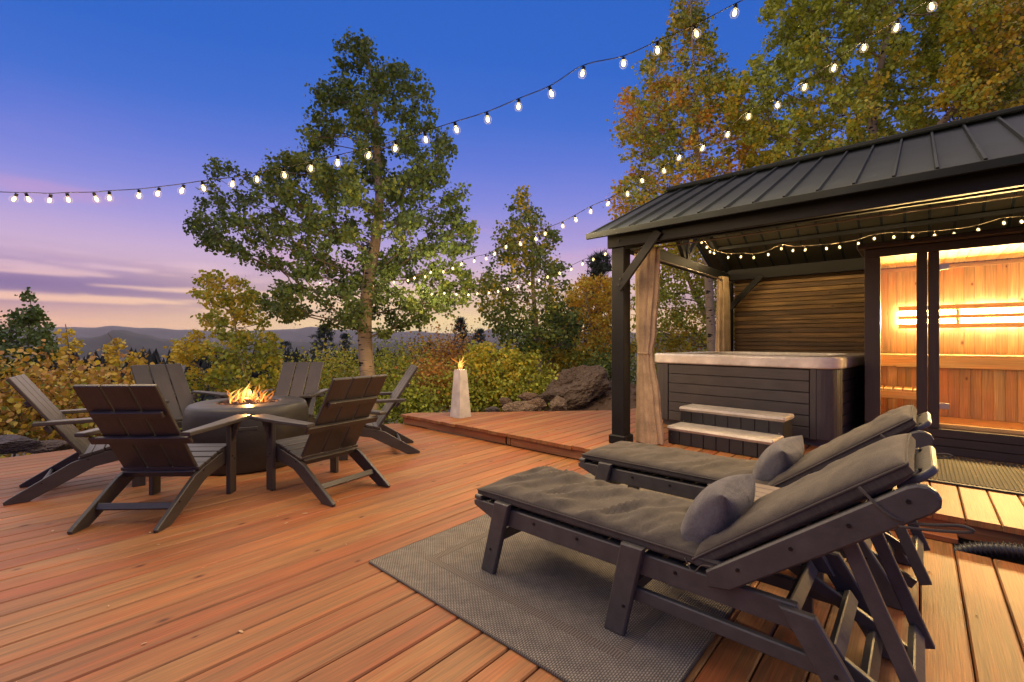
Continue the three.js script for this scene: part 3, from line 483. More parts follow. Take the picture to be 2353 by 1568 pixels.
// ───────────────────────── adirondack chairs ─────────────────────────
// local: origin on the floor between the rear feet, the chair looks to -z, s = distance forward of the rear foot tips
function makeChair() {
  const t = new THREE.Group(), C = M.chair, side = pts => pts;
  const strin = prism([[0.0, 0.0], [0.125, 0.0], [0.50, 0.205], [0.845, 0.268], [0.855, 0.352], [0.72, 0.352], [0.56, 0.315], [0.45, 0.288], [0.36, 0.256], [0.02, 0.040], [-0.006, 0.02]], 0.030, 0.004);
  strin.rotateY(Math.PI / 2);                                         // x of the outline becomes -z
  for (const s of [-1, 1]) part(t, 'side_rail', metreUV(strin.clone(), s, 0, 2), C, [s * 0.262, 0, 0]);
  for (const s of [-1, 1]) part(t, 'front_leg', cbox(0.036, 0.578, 0.088, 0.005, s, 0, 1), C, [s * 0.298, 0.289, -0.775]);
  const armPts = [[-0.028, -0.16], [0.036, -0.16], [0.060, -0.45], [0.072, -0.80], [0.060, -0.905], [-0.060, -0.905], [-0.066, -0.86], [-0.040, -0.50]];
  for (const s of [-1, 1]) {
    const g = prism(armPts.map(([x, z]) => [x * s, -z]).sort(() => 0), 0.030, 0.005); g.rotateX(-Math.PI / 2);
    part(t, 'arm_rest', metreUV(g, s * 0.7, 0.3, 2), C, [s * 0.338, 0.594, 0]);
    const br = prism([[0, 0], [0.055, 0.16], [0.0, 0.16]], 0.03, 0.003); if (s < 0) br.rotateY(Math.PI);
    part(t, 'arm_bracket', br, C, [s * 0.317, 0.418, -0.775]);
  }
  // seat boards follow the rails' dished top
  const seat = [[0.445, 0.300], [0.520, 0.318], [0.598, 0.341], [0.680, 0.360], [0.765, 0.371]];
  seat.forEach(([s, y], k) => { const q = seat[Math.min(k + 1, 4)], p = seat[Math.max(k - 1, 0)]; part(t, 'seat_slat', cbox(0.552, 0.026, 0.074, 0.004, k * 0.3, k * 0.11, 0), C, [0, y + 0.004, -s], [Math.atan2(q[1] - p[1], q[0] - p[0]), 0, 0]); });
  part(t, 'seat_slat', cbox(0.552, 0.070, 0.026, 0.004, 0.8, 0.6, 0), C, [0, 0.333, -0.868]);
  // back: three boards leaning from (0.475, 0.285) up to (0.01, 0.94)
  const a = V(0, 0.235, -0.470), b = V(0, 0.940, -0.015), L = a.distanceTo(b), tilt = Math.atan2(b.z - a.z, b.y - a.y);
  const back = new THREE.Vector3(0, b.y - a.y, b.z - a.z).normalize(), nrm = V(0, -back.z, back.y);
  const on = (f, off) => a.clone().addScaledVector(back, L * f).addScaledVector(nrm, off);
  [-1, 0, 1].forEach(k => { const m = on(0.5, 0); part(t, 'back_slat', cbox(0.163, L, 0.026, 0.005, k * 0.6, k * 0.17, 1), C, [k * 0.174, m.y, m.z], [tilt, 0, 0]); });
  const cleat = (f, w, h, off = 0.0265) => { const m = on(f, off); part(t, 'back_cleat', cbox(w, h, 0.027, 0.005, f, 0.2, 0), C, [0, m.y, m.z], [tilt, 0, 0]); };
  cleat(0.73, 0.46, 0.050); cleat(0.46, 0.67, 0.060, 0.030); cleat(0.06, 0.494, 0.055);
  part(t, 'rear_stretcher', cbox(0.494, 0.045, 0.026, 0.004, 0.2, 0.9, 0), C, [0, 0.108, -0.185], [-0.55, 0, 0]);
  part(t, 'front_stretcher', cbox(0.494, 0.055, 0.026, 0.004, 0.6, 0.9, 0), C, [0, 0.235, -0.80]);
  const sc = new THREE.CylinderGeometry(0.006, 0.006, 0.006, 8);
  for (const s of [-1, 1]) for (const [y, z] of [[0.30, -0.76], [0.27, -0.79], [0.50, -0.76], [0.50, -0.795]]) part(t, 'screw', sc, M.screw, [s * 0.317, y, z], [0, 0, Math.PI / 2]);
  for (const s of [-1, 1]) for (const [y, z] of [[0.13, -0.20], [0.27, -0.46]]) part(t, 'screw', sc, M.screw, [s * 0.278, y, z], [0, 0, Math.PI / 2]);
  return t;
}
const PIT = V(1.64, 0, -5.02);
{
  const proto = makeChair();
  const spots = [
    [0.04, -5.32, 0.985, 0.17, 'dark brown adirondack chair by the orange bush at the deck edge, seen side-on'],
    [0.455, -3.80, 0.715, -0.70, 'dark brown adirondack chair with its back to the deck, nearest the side-on chair'],
    [1.875, -3.25, -0.155, -0.988, 'dark brown adirondack chair closest to the loungers, its back to the rug'],
    [3.14, -4.29, -0.88, -0.48, 'dark brown adirondack chair closest to the deck step and white torch'],
    [1.19, -6.72, 0.236, 0.97, 'dark brown adirondack chair behind the fire pit, next to the chair by the orange bush'],
    [2.63, -6.03, -0.69, 0.724, 'dark brown adirondack chair behind the fire pit, beneath the large aspen'],
  ];
  for (const [x, z, fx, fz, label] of spots) { const c = proto.clone(); c.name = numbered('adirondack_chair'); c.position.set(x, 0, z); c.rotation.y = Math.atan2(-fx, -fz); tag(c, label, 'chair', 'adirondack chairs around the fire pit'); scene.add(c); }
}
// ───────────────────────── flames ─────────────────────────
function tongue(seed, h, r0, lean) {                        // one lick of fire: a flattened, twisting, tapering body
  const r = rng(seed), pts = [], n = 14, ph = r() * 6, am = h * (0.14 + r() * 0.16);
  for (let i = 0; i <= n; i++) { const q = i / n; pts.push(V(lean[0] * q * q * h + Math.sin(ph + q * 5) * am * q, q * h, lean[1] * q * q * h + Math.cos(ph * 1.7 + q * 4.2) * am * q)); }
  const g = tubeGeo(pts, pts.map((_, i) => { const q = i / n; return Math.max(0.0008, r0 * (0.45 + 1.5 * q) * (1 - q) ** 0.9 * (1 + 0.25 * Math.sin(q * 9 + ph))); }), 9);
  g.scale(1, 1, 1); return g;
}
function fire(parent, y, spread, h, n, seed) {
  const r = rng(seed);
  for (let k = 0; k < n; k++) {
    const a = r() * 6.28, q = Math.sqrt(r()) * spread, hh = h * (0.45 + 0.55 * r()) * (1 - 0.35 * q / spread);
    part(parent, 'flame', tongue(seed * 31 + k, hh, hh * (0.055 + 0.035 * r()), [(r() - 0.5) * 1.1, (r() - 0.5) * 1.1]), k % 3 ? M.flameMid : M.flameHot, [Math.cos(a) * q, y, Math.sin(a) * q]);
  }
}
function glow(rgb, cd, pos, radius, parent = scene) { const l = new THREE.PointLight(new THREE.Color().setRGB(...rgb), cd); l.position.set(...pos); l.castShadow = true; l.shadow.radius = radius / 0.02; parent.add(l); return l; }
// ───────────────────────── fire pit ─────────────────────────
{
  const t = thing('fire_pit', 'round charcoal concrete fire pit with burning lava rocks', 'fire pit', [PIT.x, 0, PIT.z]);
  const prof = [[0.0, 0.005], [0.455, 0.005], [0.475, 0.02], [0.52, 0.18], [0.545, 0.34], [0.548, 0.44], [0.538, 0.535], [0.522, 0.585], [0.505, 0.605], [0.48, 0.614], [0.30, 0.618], [0.285, 0.614], [0.278, 0.60], [0.272, 0.54], [0.0, 0.54]].map(p => new THREE.Vector2(...p));
  part(t, 'bowl', new THREE.LatheGeometry(prof, 96), M.concrete);
  const slotShade = (a, y) => { const g = cbox(0.012, 0.032, 0.15, 0.004); part(t, 'vent_slot_shade', g, M.tubDark, [Math.cos(a) * 0.545, y, Math.sin(a) * 0.545], [0, -a, 0]); };  // solid dark block: the shade inside an open vent put into its colour
  for (const a of [1.9, 0.35, -1.2, -2.75]) slotShade(a, 0.43);
  const r = rng(71), geos = [0, 1, 2, 3].map(k => { const g = new THREE.IcosahedronGeometry(1, 2), p = g.attributes.position; for (let i = 0; i < p.count; i++) { const v = V(p.getX(i), p.getY(i), p.getZ(i)), n = 0.7 + 0.6 * fbm3(v.x * 1.3 + k * 9, v.y * 1.3 + 5, v.z * 1.3 + 5, 3, 300 + k); v.multiplyScalar(n); p.setXYZ(i, v.x, v.y * 0.75, v.z); } g.computeVertexNormals(); return g; });
  for (let k = 0; k < 95; k++) { const a = r() * 6.28, q = Math.sqrt(r()) * 0.255, s = 0.022 + r() * 0.018; const m = part(t, 'lava_rock', geos[k % 4], M.lava, [Math.cos(a) * q, 0.575 + (1 - q / 0.26) * 0.055 + r() * 0.012, Math.sin(a) * q], [r() * 6, r() * 6, r() * 6]); m.scale.setScalar(s); }
  fire(t, 0.590, 0.180, 0.245, 38, 4);
  { const c = new THREE.SphereGeometry(0.020, 12, 10); c.scale(1, 1.9, 1); part(t, 'flame', c, M.flameHot, [0, 0.70, 0]); glow([1, 0.42, 0.10], 1.1, [PIT.x, 0.70, PIT.z], 0.008); }
}
// ───────────────────────── torch ─────────────────────────
{
  const t = thing('torch', 'tall white tapered fire column standing on the upper deck', 'torch', [4.335, UP, -4.875]);
  const col = new THREE.CylinderGeometry(0.128 * Math.SQRT1_2, 0.212 * Math.SQRT1_2, 0.672, 4, 1); col.rotateY(Math.PI / 4);
  part(t, 'column', metreUV(col), M.torchStone, [0, 0.337, 0]);
  part(t, 'burner', new THREE.CylinderGeometry(0.034, 0.034, 0.016, 20), M.steel, [0, 0.681, 0]);
  fire(t, 0.684, 0.030, 0.20, 13, 9);
  { const c = new THREE.SphereGeometry(0.014, 12, 10); c.scale(1, 1.9, 1); part(t, 'flame', c, M.flameHot, [0, 0.735, 0]); glow([1, 0.42, 0.10], 0.25, [4.335, UP + 0.735, -4.875], 0.006); }
}
// ───────────────────────── rug ─────────────────────────
{
  const t = thing('rug', 'flat-woven grey rug under the two loungers', 'rug', [2.62, 0, -1.445]);
  const W = 2.56, D = 1.62;
  part(t, 'pile', cbox(W, 0.009, D, 0.003), M.rug, [0, 0.0062, 0]);
  for (const s of [-1, 1]) { part(t, 'border_band', cbox(0.045, 0.004, D - 0.42, 0.001), M.rugBand, [s * (W / 2 - 0.24), 0.0095, 0]); part(t, 'border_band', cbox(W - 0.53, 0.004, 0.045, 0.001), M.rugBand, [0, 0.0095, s * (D / 2 - 0.235)]); }
  for (const s of [-1, 1]) { part(t, 'binding', tubeGeo([V(-W / 2, 0.006, s * D / 2), V(W / 2, 0.006, s * D / 2)], 0.0065, 8), M.rug); part(t, 'binding', tubeGeo([V(s * W / 2, 0.006, -D / 2), V(s * W / 2, 0.006, D / 2)], 0.0065, 8), M.rug); }
}
// ───────────────────────── loungers ─────────────────────────
// soft: a stuffed cushion over a w by l rectangle (x, z) with thickness h; wr adds creases on top
function soft(w, l, h, nx, nz, seam, wr, seed, power = 1.9, round = false) {
  const P = [], uv = [], I = [], N = (nx + 1) * (nz + 1);
  for (const s of [1, -1]) for (let j = 0; j <= nz; j++) for (let i = 0; i <= nx; i++) {
    const u = Math.sin((i / nx * 2 - 1) * Math.PI / 2), v = Math.sin((j / nz * 2 - 1) * Math.PI / 2);
    const body = round ? Math.max(0, (1 - u * u) * (1 - v * v)) ** 0.46 : Math.max(0, 1 - Math.abs(u) ** 5) ** 0.5 * Math.max(0, 1 - Math.abs(v) ** 11) ** 0.5;
    const pinch = 1 - (round ? 0.10 : 0.035) * (1 - Math.abs(v) ** 6) * Math.abs(u) ** 8, pinv = 1 - (round ? 0.12 : 0.015) * (1 - u * u) * Math.abs(v) ** 10;
    const x = u * w / 2 * pinch, z = v * l / 2 * pinv;
    P.push(x, s * (seam + body * (h / 2 - seam)) + (s > 0 ? wr(x, z) * Math.max(0, body * 1.5 - 0.5) : 0), z); { const yy = s * body * h / 2; uv.push(x - Math.sign(x) * yy, z - Math.sign(z) * yy); }
  }
  for (let s = 0; s < 2; s++) for (let j = 0; j < nz; j++) for (let i = 0; i < nx; i++) { const a = s * N + j * (nx + 1) + i, b = a + 1, c = a + nx + 1, d = c + 1; if (s) I.push(a, b, c, b, d, c); else I.push(a, c, b, b, c, d); }
  const rim = []; for (let i = 0; i <= nx; i++) rim.push(i); for (let j = 1; j <= nz; j++) rim.push(j * (nx + 1) + nx); for (let i = nx - 1; i >= 0; i--) rim.push(nz * (nx + 1) + i); for (let j = nz - 1; j > 0; j--) rim.push(j * (nx + 1));
  for (let k = 0; k < rim.length; k++) { const a = rim[k], b = rim[(k + 1) % rim.length]; I.push(a, b, a + N, b, b + N, a + N); }
  const g = new THREE.BufferGeometry(); g.setAttribute('position', new THREE.Float32BufferAttribute(P, 3)); g.setAttribute('uv', new THREE.Float32BufferAttribute(uv, 2)); g.setIndex(I); g.computeVertexNormals(); return g;
}
const creases = (seed, amp, dir) => (x, z) => { const c = Math.cos(dir), s = Math.sin(dir), a = x * c + z * s, b = -x * s + z * c; const n = fbm(a * 2.2 + 11, b * 9 + 5 + 1.4 * fbm(a * 3, b * 3, 0, 0, 2, seed + 9), 0, 0, 3, seed), ridge = 1 - Math.abs(n - 0.5) * 5; return amp * (Math.max(0, ridge) * (0.4 + 1.2 * fbm(a * 2.5 + 3, b * 2.5, 0, 0, 2, seed + 4)) - 0.3) + amp * 0.9 * (fbm(x * 5 + 9, z * 5 + 9, 0, 0, 2, seed + 7) - 0.5); };
function lounger(x0, label, group, seed) {
  // local: x across (0 = middle), z along, foot end at z = -1.82, pivot of the back near z = -0.56
  const t = thing('sun_lounger', label, 'sun lounger', [x0, 0, 0], 0, group), C = M.lounger, HW = 0.285, T = 0.36;
  for (const s of [-1, 1]) {
    const rail = prism([[-1.825, T - 0.012], [-1.80, T], [-0.30, T], [-0.255, T - 0.085], [-1.66, T - 0.09], [-1.82, T - 0.035]], 0.032, 0.005); rail.rotateY(-Math.PI / 2);
    part(t, 'side_rail', metreUV(rail, s, seed, 2), C, [s * (HW - 0.034), 0, 0]);
    const leg = (zt, zb, name) => { const g = prism([[zt, T + 0.022], [zt + 0.098, T + 0.022], [zb + 0.092, 0], [zb, 0]], 0.034, 0.006); g.rotateY(-Math.PI / 2); return part(t, name, metreUV(g, s, 0.3 + seed, 1), C, [s * HW, 0.012 * (zt < -0.8 ? 1 : 0), 0]); };
    const l1 = leg(-1.635, -1.735, 'leg'), l2 = leg(-0.915, -0.995, 'leg');
    const rl = prism([[-0.345, T - 0.005], [-0.245, T - 0.005], [-0.03, 0], [-0.125, 0]], 0.034, 0.006); rl.rotateY(-Math.PI / 2);
    part(t, 'rear_leg', metreUV(rl, s, 0.7, 1), C, [s * HW, 0, 0]);
    for (const [y, z] of [[0.14, -1.66], [0.14, -0.90], [0.20, -0.19], [T - 0.03, -1.40], [T - 0.03, -1.15], [T - 0.03, -0.70]]) part(t, 'screw', new THREE.CylinderGeometry(0.0065, 0.0065, 0.006, 8), M.screw, [s * (HW + (z < -1 && y > 0.3 || z === -0.70 ? -0.016 : 0.018)), y, z], [0, 0, Math.PI / 2]);
    part(t, 'lower_stretcher', cbox(0.030, 0.055, 0.70, 0.005, s, 0.4, 2), C, [s * (HW - 0.034), 0.185, -0.55]);
  }
  for (const z of [-1.70, -0.93]) part(t, 'cross_stretcher', cbox(2 * HW - 0.10, 0.055, 0.03, 0.004, z, 0.1, 0), C, [0, 0.185, z + 0.03]);
  for (let k = 0; k < 14; k++) part(t, 'seat_slat', cbox(2 * HW - 0.105, 0.022, 0.068, 0.004, k * 0.3, k * 0.13, 0), C, [0, T - 0.016, -1.765 + k * 0.087]);
  part(t, 'end_slat', cbox(2 * HW - 0.03, 0.024, 0.052, 0.005, 0.2, 0.8, 0), C, [0, T + 0.011, -1.79]);
  // back frame, leaning
  const b = new THREE.Group(); b.name = 'backrest'; const piv = V(0, T - 0.005, -0.575), tilt = Math.atan2(0.46, 0.60), LB = 0.76;
  b.position.copy(piv); b.rotation.x = -tilt; t.add(b);               // b: z along the back, y off its face
  for (const s of [-1, 1]) {
    const g = prism([[-0.01, -0.02], [0.06, -0.055], [LB - 0.045, -0.055], [LB - 0.018, -0.048], [LB - 0.004, -0.032], [LB, -0.010], [LB - 0.008, 0.010], [LB - 0.025, 0.024], [LB - 0.05, 0.03], [0.02, 0.03]], 0.032, 0.006); g.rotateY(-Math.PI / 2);
    part(b, 'back_rail', metreUV(g, s, 0.5, 2), C, [s * (HW - 0.002), 0, 0]);
    for (const z of [0.13, 0.33, 0.52, 0.69]) part(b, 'screw', new THREE.CylinderGeometry(0.0065, 0.0065, 0.006, 8), M.screw, [s * (HW + 0.015), -0.005, z], [0, 0, Math.PI / 2]);
  }
  for (let k = 0; k < 7; k++) part(b, 'back_slat', cbox(2 * HW - 0.04, 0.022, 0.075, 0.004, k * 0.4, k * 0.2, 0), C, [0, 0.012, 0.06 + k * 0.094]);
  const hs = new THREE.Shape(); { const w = 0.215, h = 0.095, r = 0.055; hs.moveTo(-w, 0); hs.lineTo(w, 0); hs.lineTo(w, h - r); hs.absarc(w - r, h - r, r, 0, Math.PI / 2); hs.lineTo(-w + r, h); hs.absarc(-w + r, h - r, r, Math.PI / 2, Math.PI); hs.lineTo(-w, 0); for (const sx of [-1, 1]) { const p = new THREE.Path(); p.absellipse(sx * 0.165, h * 0.60, 0.036, 0.015, 0, 2 * Math.PI); hs.holes.push(p); } }
  const hg = new THREE.ExtrudeGeometry(hs, { depth: 0.010, bevelEnabled: true, bevelThickness: 0.006, bevelSize: 0.006, bevelSegments: 2, curveSegments: 10 }); hg.rotateX(Math.PI / 2);
  part(b, 'handle_board', hg, C, [0, 0.026, LB - 0.075]);
  // folding prop under the back
  const frame = (za, ya, zb, yb, w, name) => { for (const s of [-1, 1]) bar(t, name, V(s * w, ya, za), V(s * w, yb, zb), 0.024, 0.045, C); };
  frame(-0.17, T + 0.24, 0.02, 0.12, HW - 0.06, 'prop_arm'); frame(-0.42, T - 0.05, -0.02, 0.09, HW - 0.10, 'prop_arm');
  for (const [z, y] of [[-0.01, 0.17], [-0.20, 0.225], [-0.33, 0.30]]) part(t, 'prop_bar', cbox(2 * HW - 0.14, 0.05, 0.026, 0.004, z, 0.5, 0), C, [0, y, z], [-0.6, 0, 0]);
  part(t, 'rear_stretcher', cbox(2 * HW - 0.03, 0.05, 0.03, 0.004, 0.3, 0.3, 0), C, [0, 0.12, -0.125], [-0.5, 0, 0]);
  // the cushion lies on it: a thing of its own
  const c = thing('lounger_cushion', label.includes('nearer') ? 'grey brown tufted pad on the lounger beside the rug edge, rumpled' : 'grey brown pad on the lounger beside the step, smoother', 'cushion', [x0, 0, 0], 0, 'lounger pads');
  part(c, 'seat_pad', soft(0.555, 1.25, 0.082, 44, 110, 0.012, creases(seed + 20, seed ? 0.016 : 0.030, 0.35), seed), M.cushion, [0, T + 0.048, -1.155]);
  const bp = part(c, 'back_pad', soft(0.555, 0.76, 0.090, 44, 70, 0.014, creases(seed + 50, 0.009, 0.1), seed + 3, 1.5), M.cushion); bp.position.copy(piv).add(V(0, Math.sin(tilt), Math.cos(tilt)).multiplyScalar(0.368)).add(V(0, Math.cos(tilt), -Math.sin(tilt)).multiplyScalar(0.066)); bp.rotation.x = -tilt;
  const seamLine = (w, l) => { const pts = []; for (let k = 0; k <= 96; k++) { const e = k / 24, s = Math.floor(e) % 4, f = (e - Math.floor(e)) * 2 - 1; const [u, v] = [[f, -1], [1, f], [-f, 1], [-1, -f]][s]; pts.push(V(u * w / 2 * (1 - 0.035 * (1 - Math.abs(v) ** 6) * Math.abs(u) ** 8), 0, v * l / 2 * (1 - 0.015 * (1 - u * u) * Math.abs(v) ** 10))); } return tubeGeo(pts, 0.0042, 6, false); };
  part(c, 'piping', seamLine(0.557, 1.252), M.cushion, [0, T + 0.058, -1.155]);
  const pp = part(c, 'piping', seamLine(0.557, 0.762), M.cushion); pp.position.copy(bp.position).add(V(0, Math.cos(tilt), -Math.sin(tilt)).multiplyScalar(0.010)); pp.rotation.x = -tilt;
  const on = (z, y, x) => piv.clone().add(V(0, Math.sin(tilt), Math.cos(tilt)).multiplyScalar(z)).add(V(x, 0, 0)).add(V(0, Math.cos(tilt), -Math.sin(tilt)).multiplyScalar(y));
  for (const s of [-1]) {
    part(c, 'tie_ribbon', tubeGeo(smooth([on(0.61, 0.075, s * 0.288), on(0.63, -0.02, s * 0.308), on(0.66, -0.058, s * 0.29), on(0.70, -0.075, s * 0.305), on(0.755, -0.10, s * 0.31), on(0.765, -0.118, s * 0.31), on(0.70, -0.09, s * 0.309), on(0.63, -0.05, s * 0.308)], 26), 0.0042, 6), M.cushion);
    part(c, 'tie_string', tubeGeo(smooth([on(-0.04, 0.09, s * 0.27), on(-0.03, 0.04, s * 0.292), on(0.02, 0.05, s * 0.30), on(0.06, 0.035, s * 0.31)], 14), 0.0026, 5), M.cushion);
  }
  return t;
}
lounger(1.985, 'grey slatted sun lounger on the rug, the nearer of the pair to the open deck', 'sun loungers', 0);
lounger(3.005, 'grey slatted sun lounger on the rug, between its twin and the step', 'sun loungers', 2);
function throwPillow(label, pos, rot, seed) {
  const g = soft(0.47, 0.31, 0.19, 56, 44, 0.003, (x, z) => 0.005 * (fbm(x * 8 + 3, z * 8 + 3, 0, 0, 3, seed) - 0.5), seed, 1.7, true);
  const m = part(scene, 'throw_pillow', g, M.pillow, pos, rot); tag(m, label, 'pillow', 'throw pillows'); return m;
}
throwPillow('small grey woolly pillow leaning on the rumpled lounger pad', [1.985, 0.508, -0.625], [-1.02, 0.06, 0.0], 1);
throwPillow('small grey woolly pillow leaning on the lounger pad beside the step', [3.005, 0.505, -0.615], [-1.05, -0.03, 0.0], 2);
{
  const t = thing('side_table', 'low slatted side table between the two loungers', 'table', [2.495, 0, -0.53]);
  for (let k = 0; k < 5; k++) part(t, 'top_slat', cbox(0.068, 0.022, 0.42, 0.004, k * 0.4, k * 0.2, 2), M.tablewood, [-0.154 + k * 0.077, 0.45, 0]);
  for (const x of [-1, 1]) for (const z of [-1, 1]) part(t, 'leg', cbox(0.045, 0.438, 0.045, 0.004, x, z), M.lounger, [x * 0.14, 0.22, z * 0.16]);
  for (const z of [-1, 1]) part(t, 'apron', cbox(0.23, 0.05, 0.022, 0.003), M.lounger, [0, 0.41, z * 0.165]);
}

// ───────────────────────── string lights ─────────────────────────
const globe = new THREE.LatheGeometry([[0.0, -0.052], [0.012, -0.0505], [0.021, -0.044], [0.0255, -0.033], [0.0255, -0.022], [0.021, -0.011], [0.0135, -0.003], [0.011, 0.0]].map(p => new THREE.Vector2(...p)), 20);
const socketG = new THREE.CylinderGeometry(0.010, 0.011, 0.024, 12); socketG.translate(0, 0.011, 0);
const filG = new THREE.SphereGeometry(0.0150, 12, 8); filG.scale(0.8, 1.25, 0.8); filG.translate(0, -0.026, 0);
function stringLights(label, pts, cableR, cd, cableMat, ends, seed) {   // pts: hanging points of the bulbs
  const t = thing('string_lights', label, 'string lights', [0, 0, 0], 0, undefined), r = rng(seed);
  const all = [...(ends[0] ? [ends[0]] : []), ...pts, ...(ends[1] ? [ends[1]] : [])];
  const path = new THREE.CatmullRomCurve3(all).getPoints(all.length * 6);
  part(t, 'cable', tubeGeo(path, cableR, 6), cableMat);
  for (const p of pts) {
    const b = new THREE.Group(); b.name = 'bulb'; b.position.copy(p).add(V(0, -0.03, 0)); b.rotation.set((r() - 0.5) * 0.7, 0, (r() - 0.5) * 0.7); t.add(b);
    part(b, 'socket', socketG, M.cable); part(b, 'globe', globe, M.bulbGlass); part(b, 'filament', filG, M.filament);
    const l = glow([1, 0.70, 0.34], typeof cd === 'number' ? cd : cd(p), [0, -0.026, 0], 0.004, b);
  }
  return t;
}
const invd = (x, xa, da, xb, db) => 1 / lerp(1 / da, 1 / db, (x - xa) / (xb - xa));
{ // from beyond the loungers across the chairs to the left
  const P = [[35, 442], [62, 442], [115, 444], [155, 442], [218, 441], [251, 438], [319, 434], [364, 429], [420, 422], [466, 415], [535, 407], [590, 396], [652, 384], [715, 370], [776, 356], [849, 339], [909, 322], [977, 301], [1047, 279], [1120, 256], [1192, 226], [1265, 196], [1340, 150], [1433, 128], [1511, 94], [1598, 56], [1690, 8], [1785, -38]];
  const pos = ([x, y]) => at(x, y, invd(x, 35, 3.6, 1690, 2.7));
  stringLights('overhead string of globe bulbs crossing the open sky above the chairs', P.map(pos), 0.0032, 0.34, M.cable, [pos([-260, 428]), pos([2050, -190])], 1);
}
{ // along the gazebo roof to the big aspen
  const z = [[1418, 24], [1337, 88], [1228, 147], [1122, 193], [1031, 244], [957, 283], [855, 324], [793, 358], [703, 388], [625, 406], [560, 448], [505, 474], [438, 490], [365, 510], [308, 534], [255, 555], [183, 560], [147, 585], [86, 593], [45, 608]].map(([a, b]) => [(1500 + a * 0.638) / 1.632, (650 + b * 0.638) / 1.632]);
  const P = [[2215, -48], [2140, -4], [2063, 44], [1986, 92], [1918, 140], [1851, 184], [1786, 225], [1721, 253], [1673, 294], [1617, 327], [1563, 349], [1525, 380], ...z.slice(0, 1).map(() => [1473, 402]), ...z.slice(1), [905, 640], [884, 648], [735, 644]];
  const pos = ([x, y]) => at(x, y, invd(x, 870, 7.4, 2140, 2.9));
  stringLights('overhead string of globe bulbs running above the gazebo eave to the large aspen', P.map(pos), 0.0032, p => 0.62 * step(7.6, 4.2, p.x * FWD.x + p.z * FWD.z) + 0.06, M.cable, [pos([2420, -190]), null], 2);
}
{ // lower far string
  const P = [[1210, 450], [1138, 482], [1075, 508], [1008, 540], [937, 563], [868, 587], [818, 605], [762, 625], [692, 641], [630, 657], [575, 671], [525, 681], [457, 686], [403, 692], [330, 690], [260, 684], [190, 690], [120, 680]].map(([a, b]) => [(1500 + a * 0.638) / 1.632, (650 + b * 0.638) / 1.632]);
  const pos = ([x, y]) => at(x, y, invd(x, 870, 7.6, 1400, 5.9));
  stringLights('string of globe bulbs low among the trees behind the torch', P.map(pos), 0.0030, 0.10, M.cable, [pos([1450, 535]), null], 3);
}
{ // under the gazebo roof
  const P = [[1614, 548], [1624, 560], [1631, 570]], z3 = [[710, 352], [793, 374], [866, 371], [937, 374], [1017, 357]].map(([a, b]) => [(2200 + a * 0.67) / 1.632, (700 + b * 0.67) / 1.632]);
  const z4 = [[45, 324], [112, 334], [184, 330], [297, 322], [370, 314], [478, 294], [566, 266], [676, 256], [784, 254], [908, 246], [1012, 237], [1144, 214], [1290, 174], [1388, 166], [1520, 160], [1650, 140]].map(([a, b]) => [(2900 + a * 0.6695) / 1.632, (700 + b * 0.6695) / 1.632]);
  const pos = ([x, y]) => atX(x, y, 7.10);
  stringLights('string of lit globe bulbs under the gazebo roof', [...P.map(([x, y], k) => atX(x, y, 6.8 + k * 0.1)), ...z3.map(pos), ...z4.map(pos)], 0.0030, 0.10, M.cableTan, [null, null], 4);
}

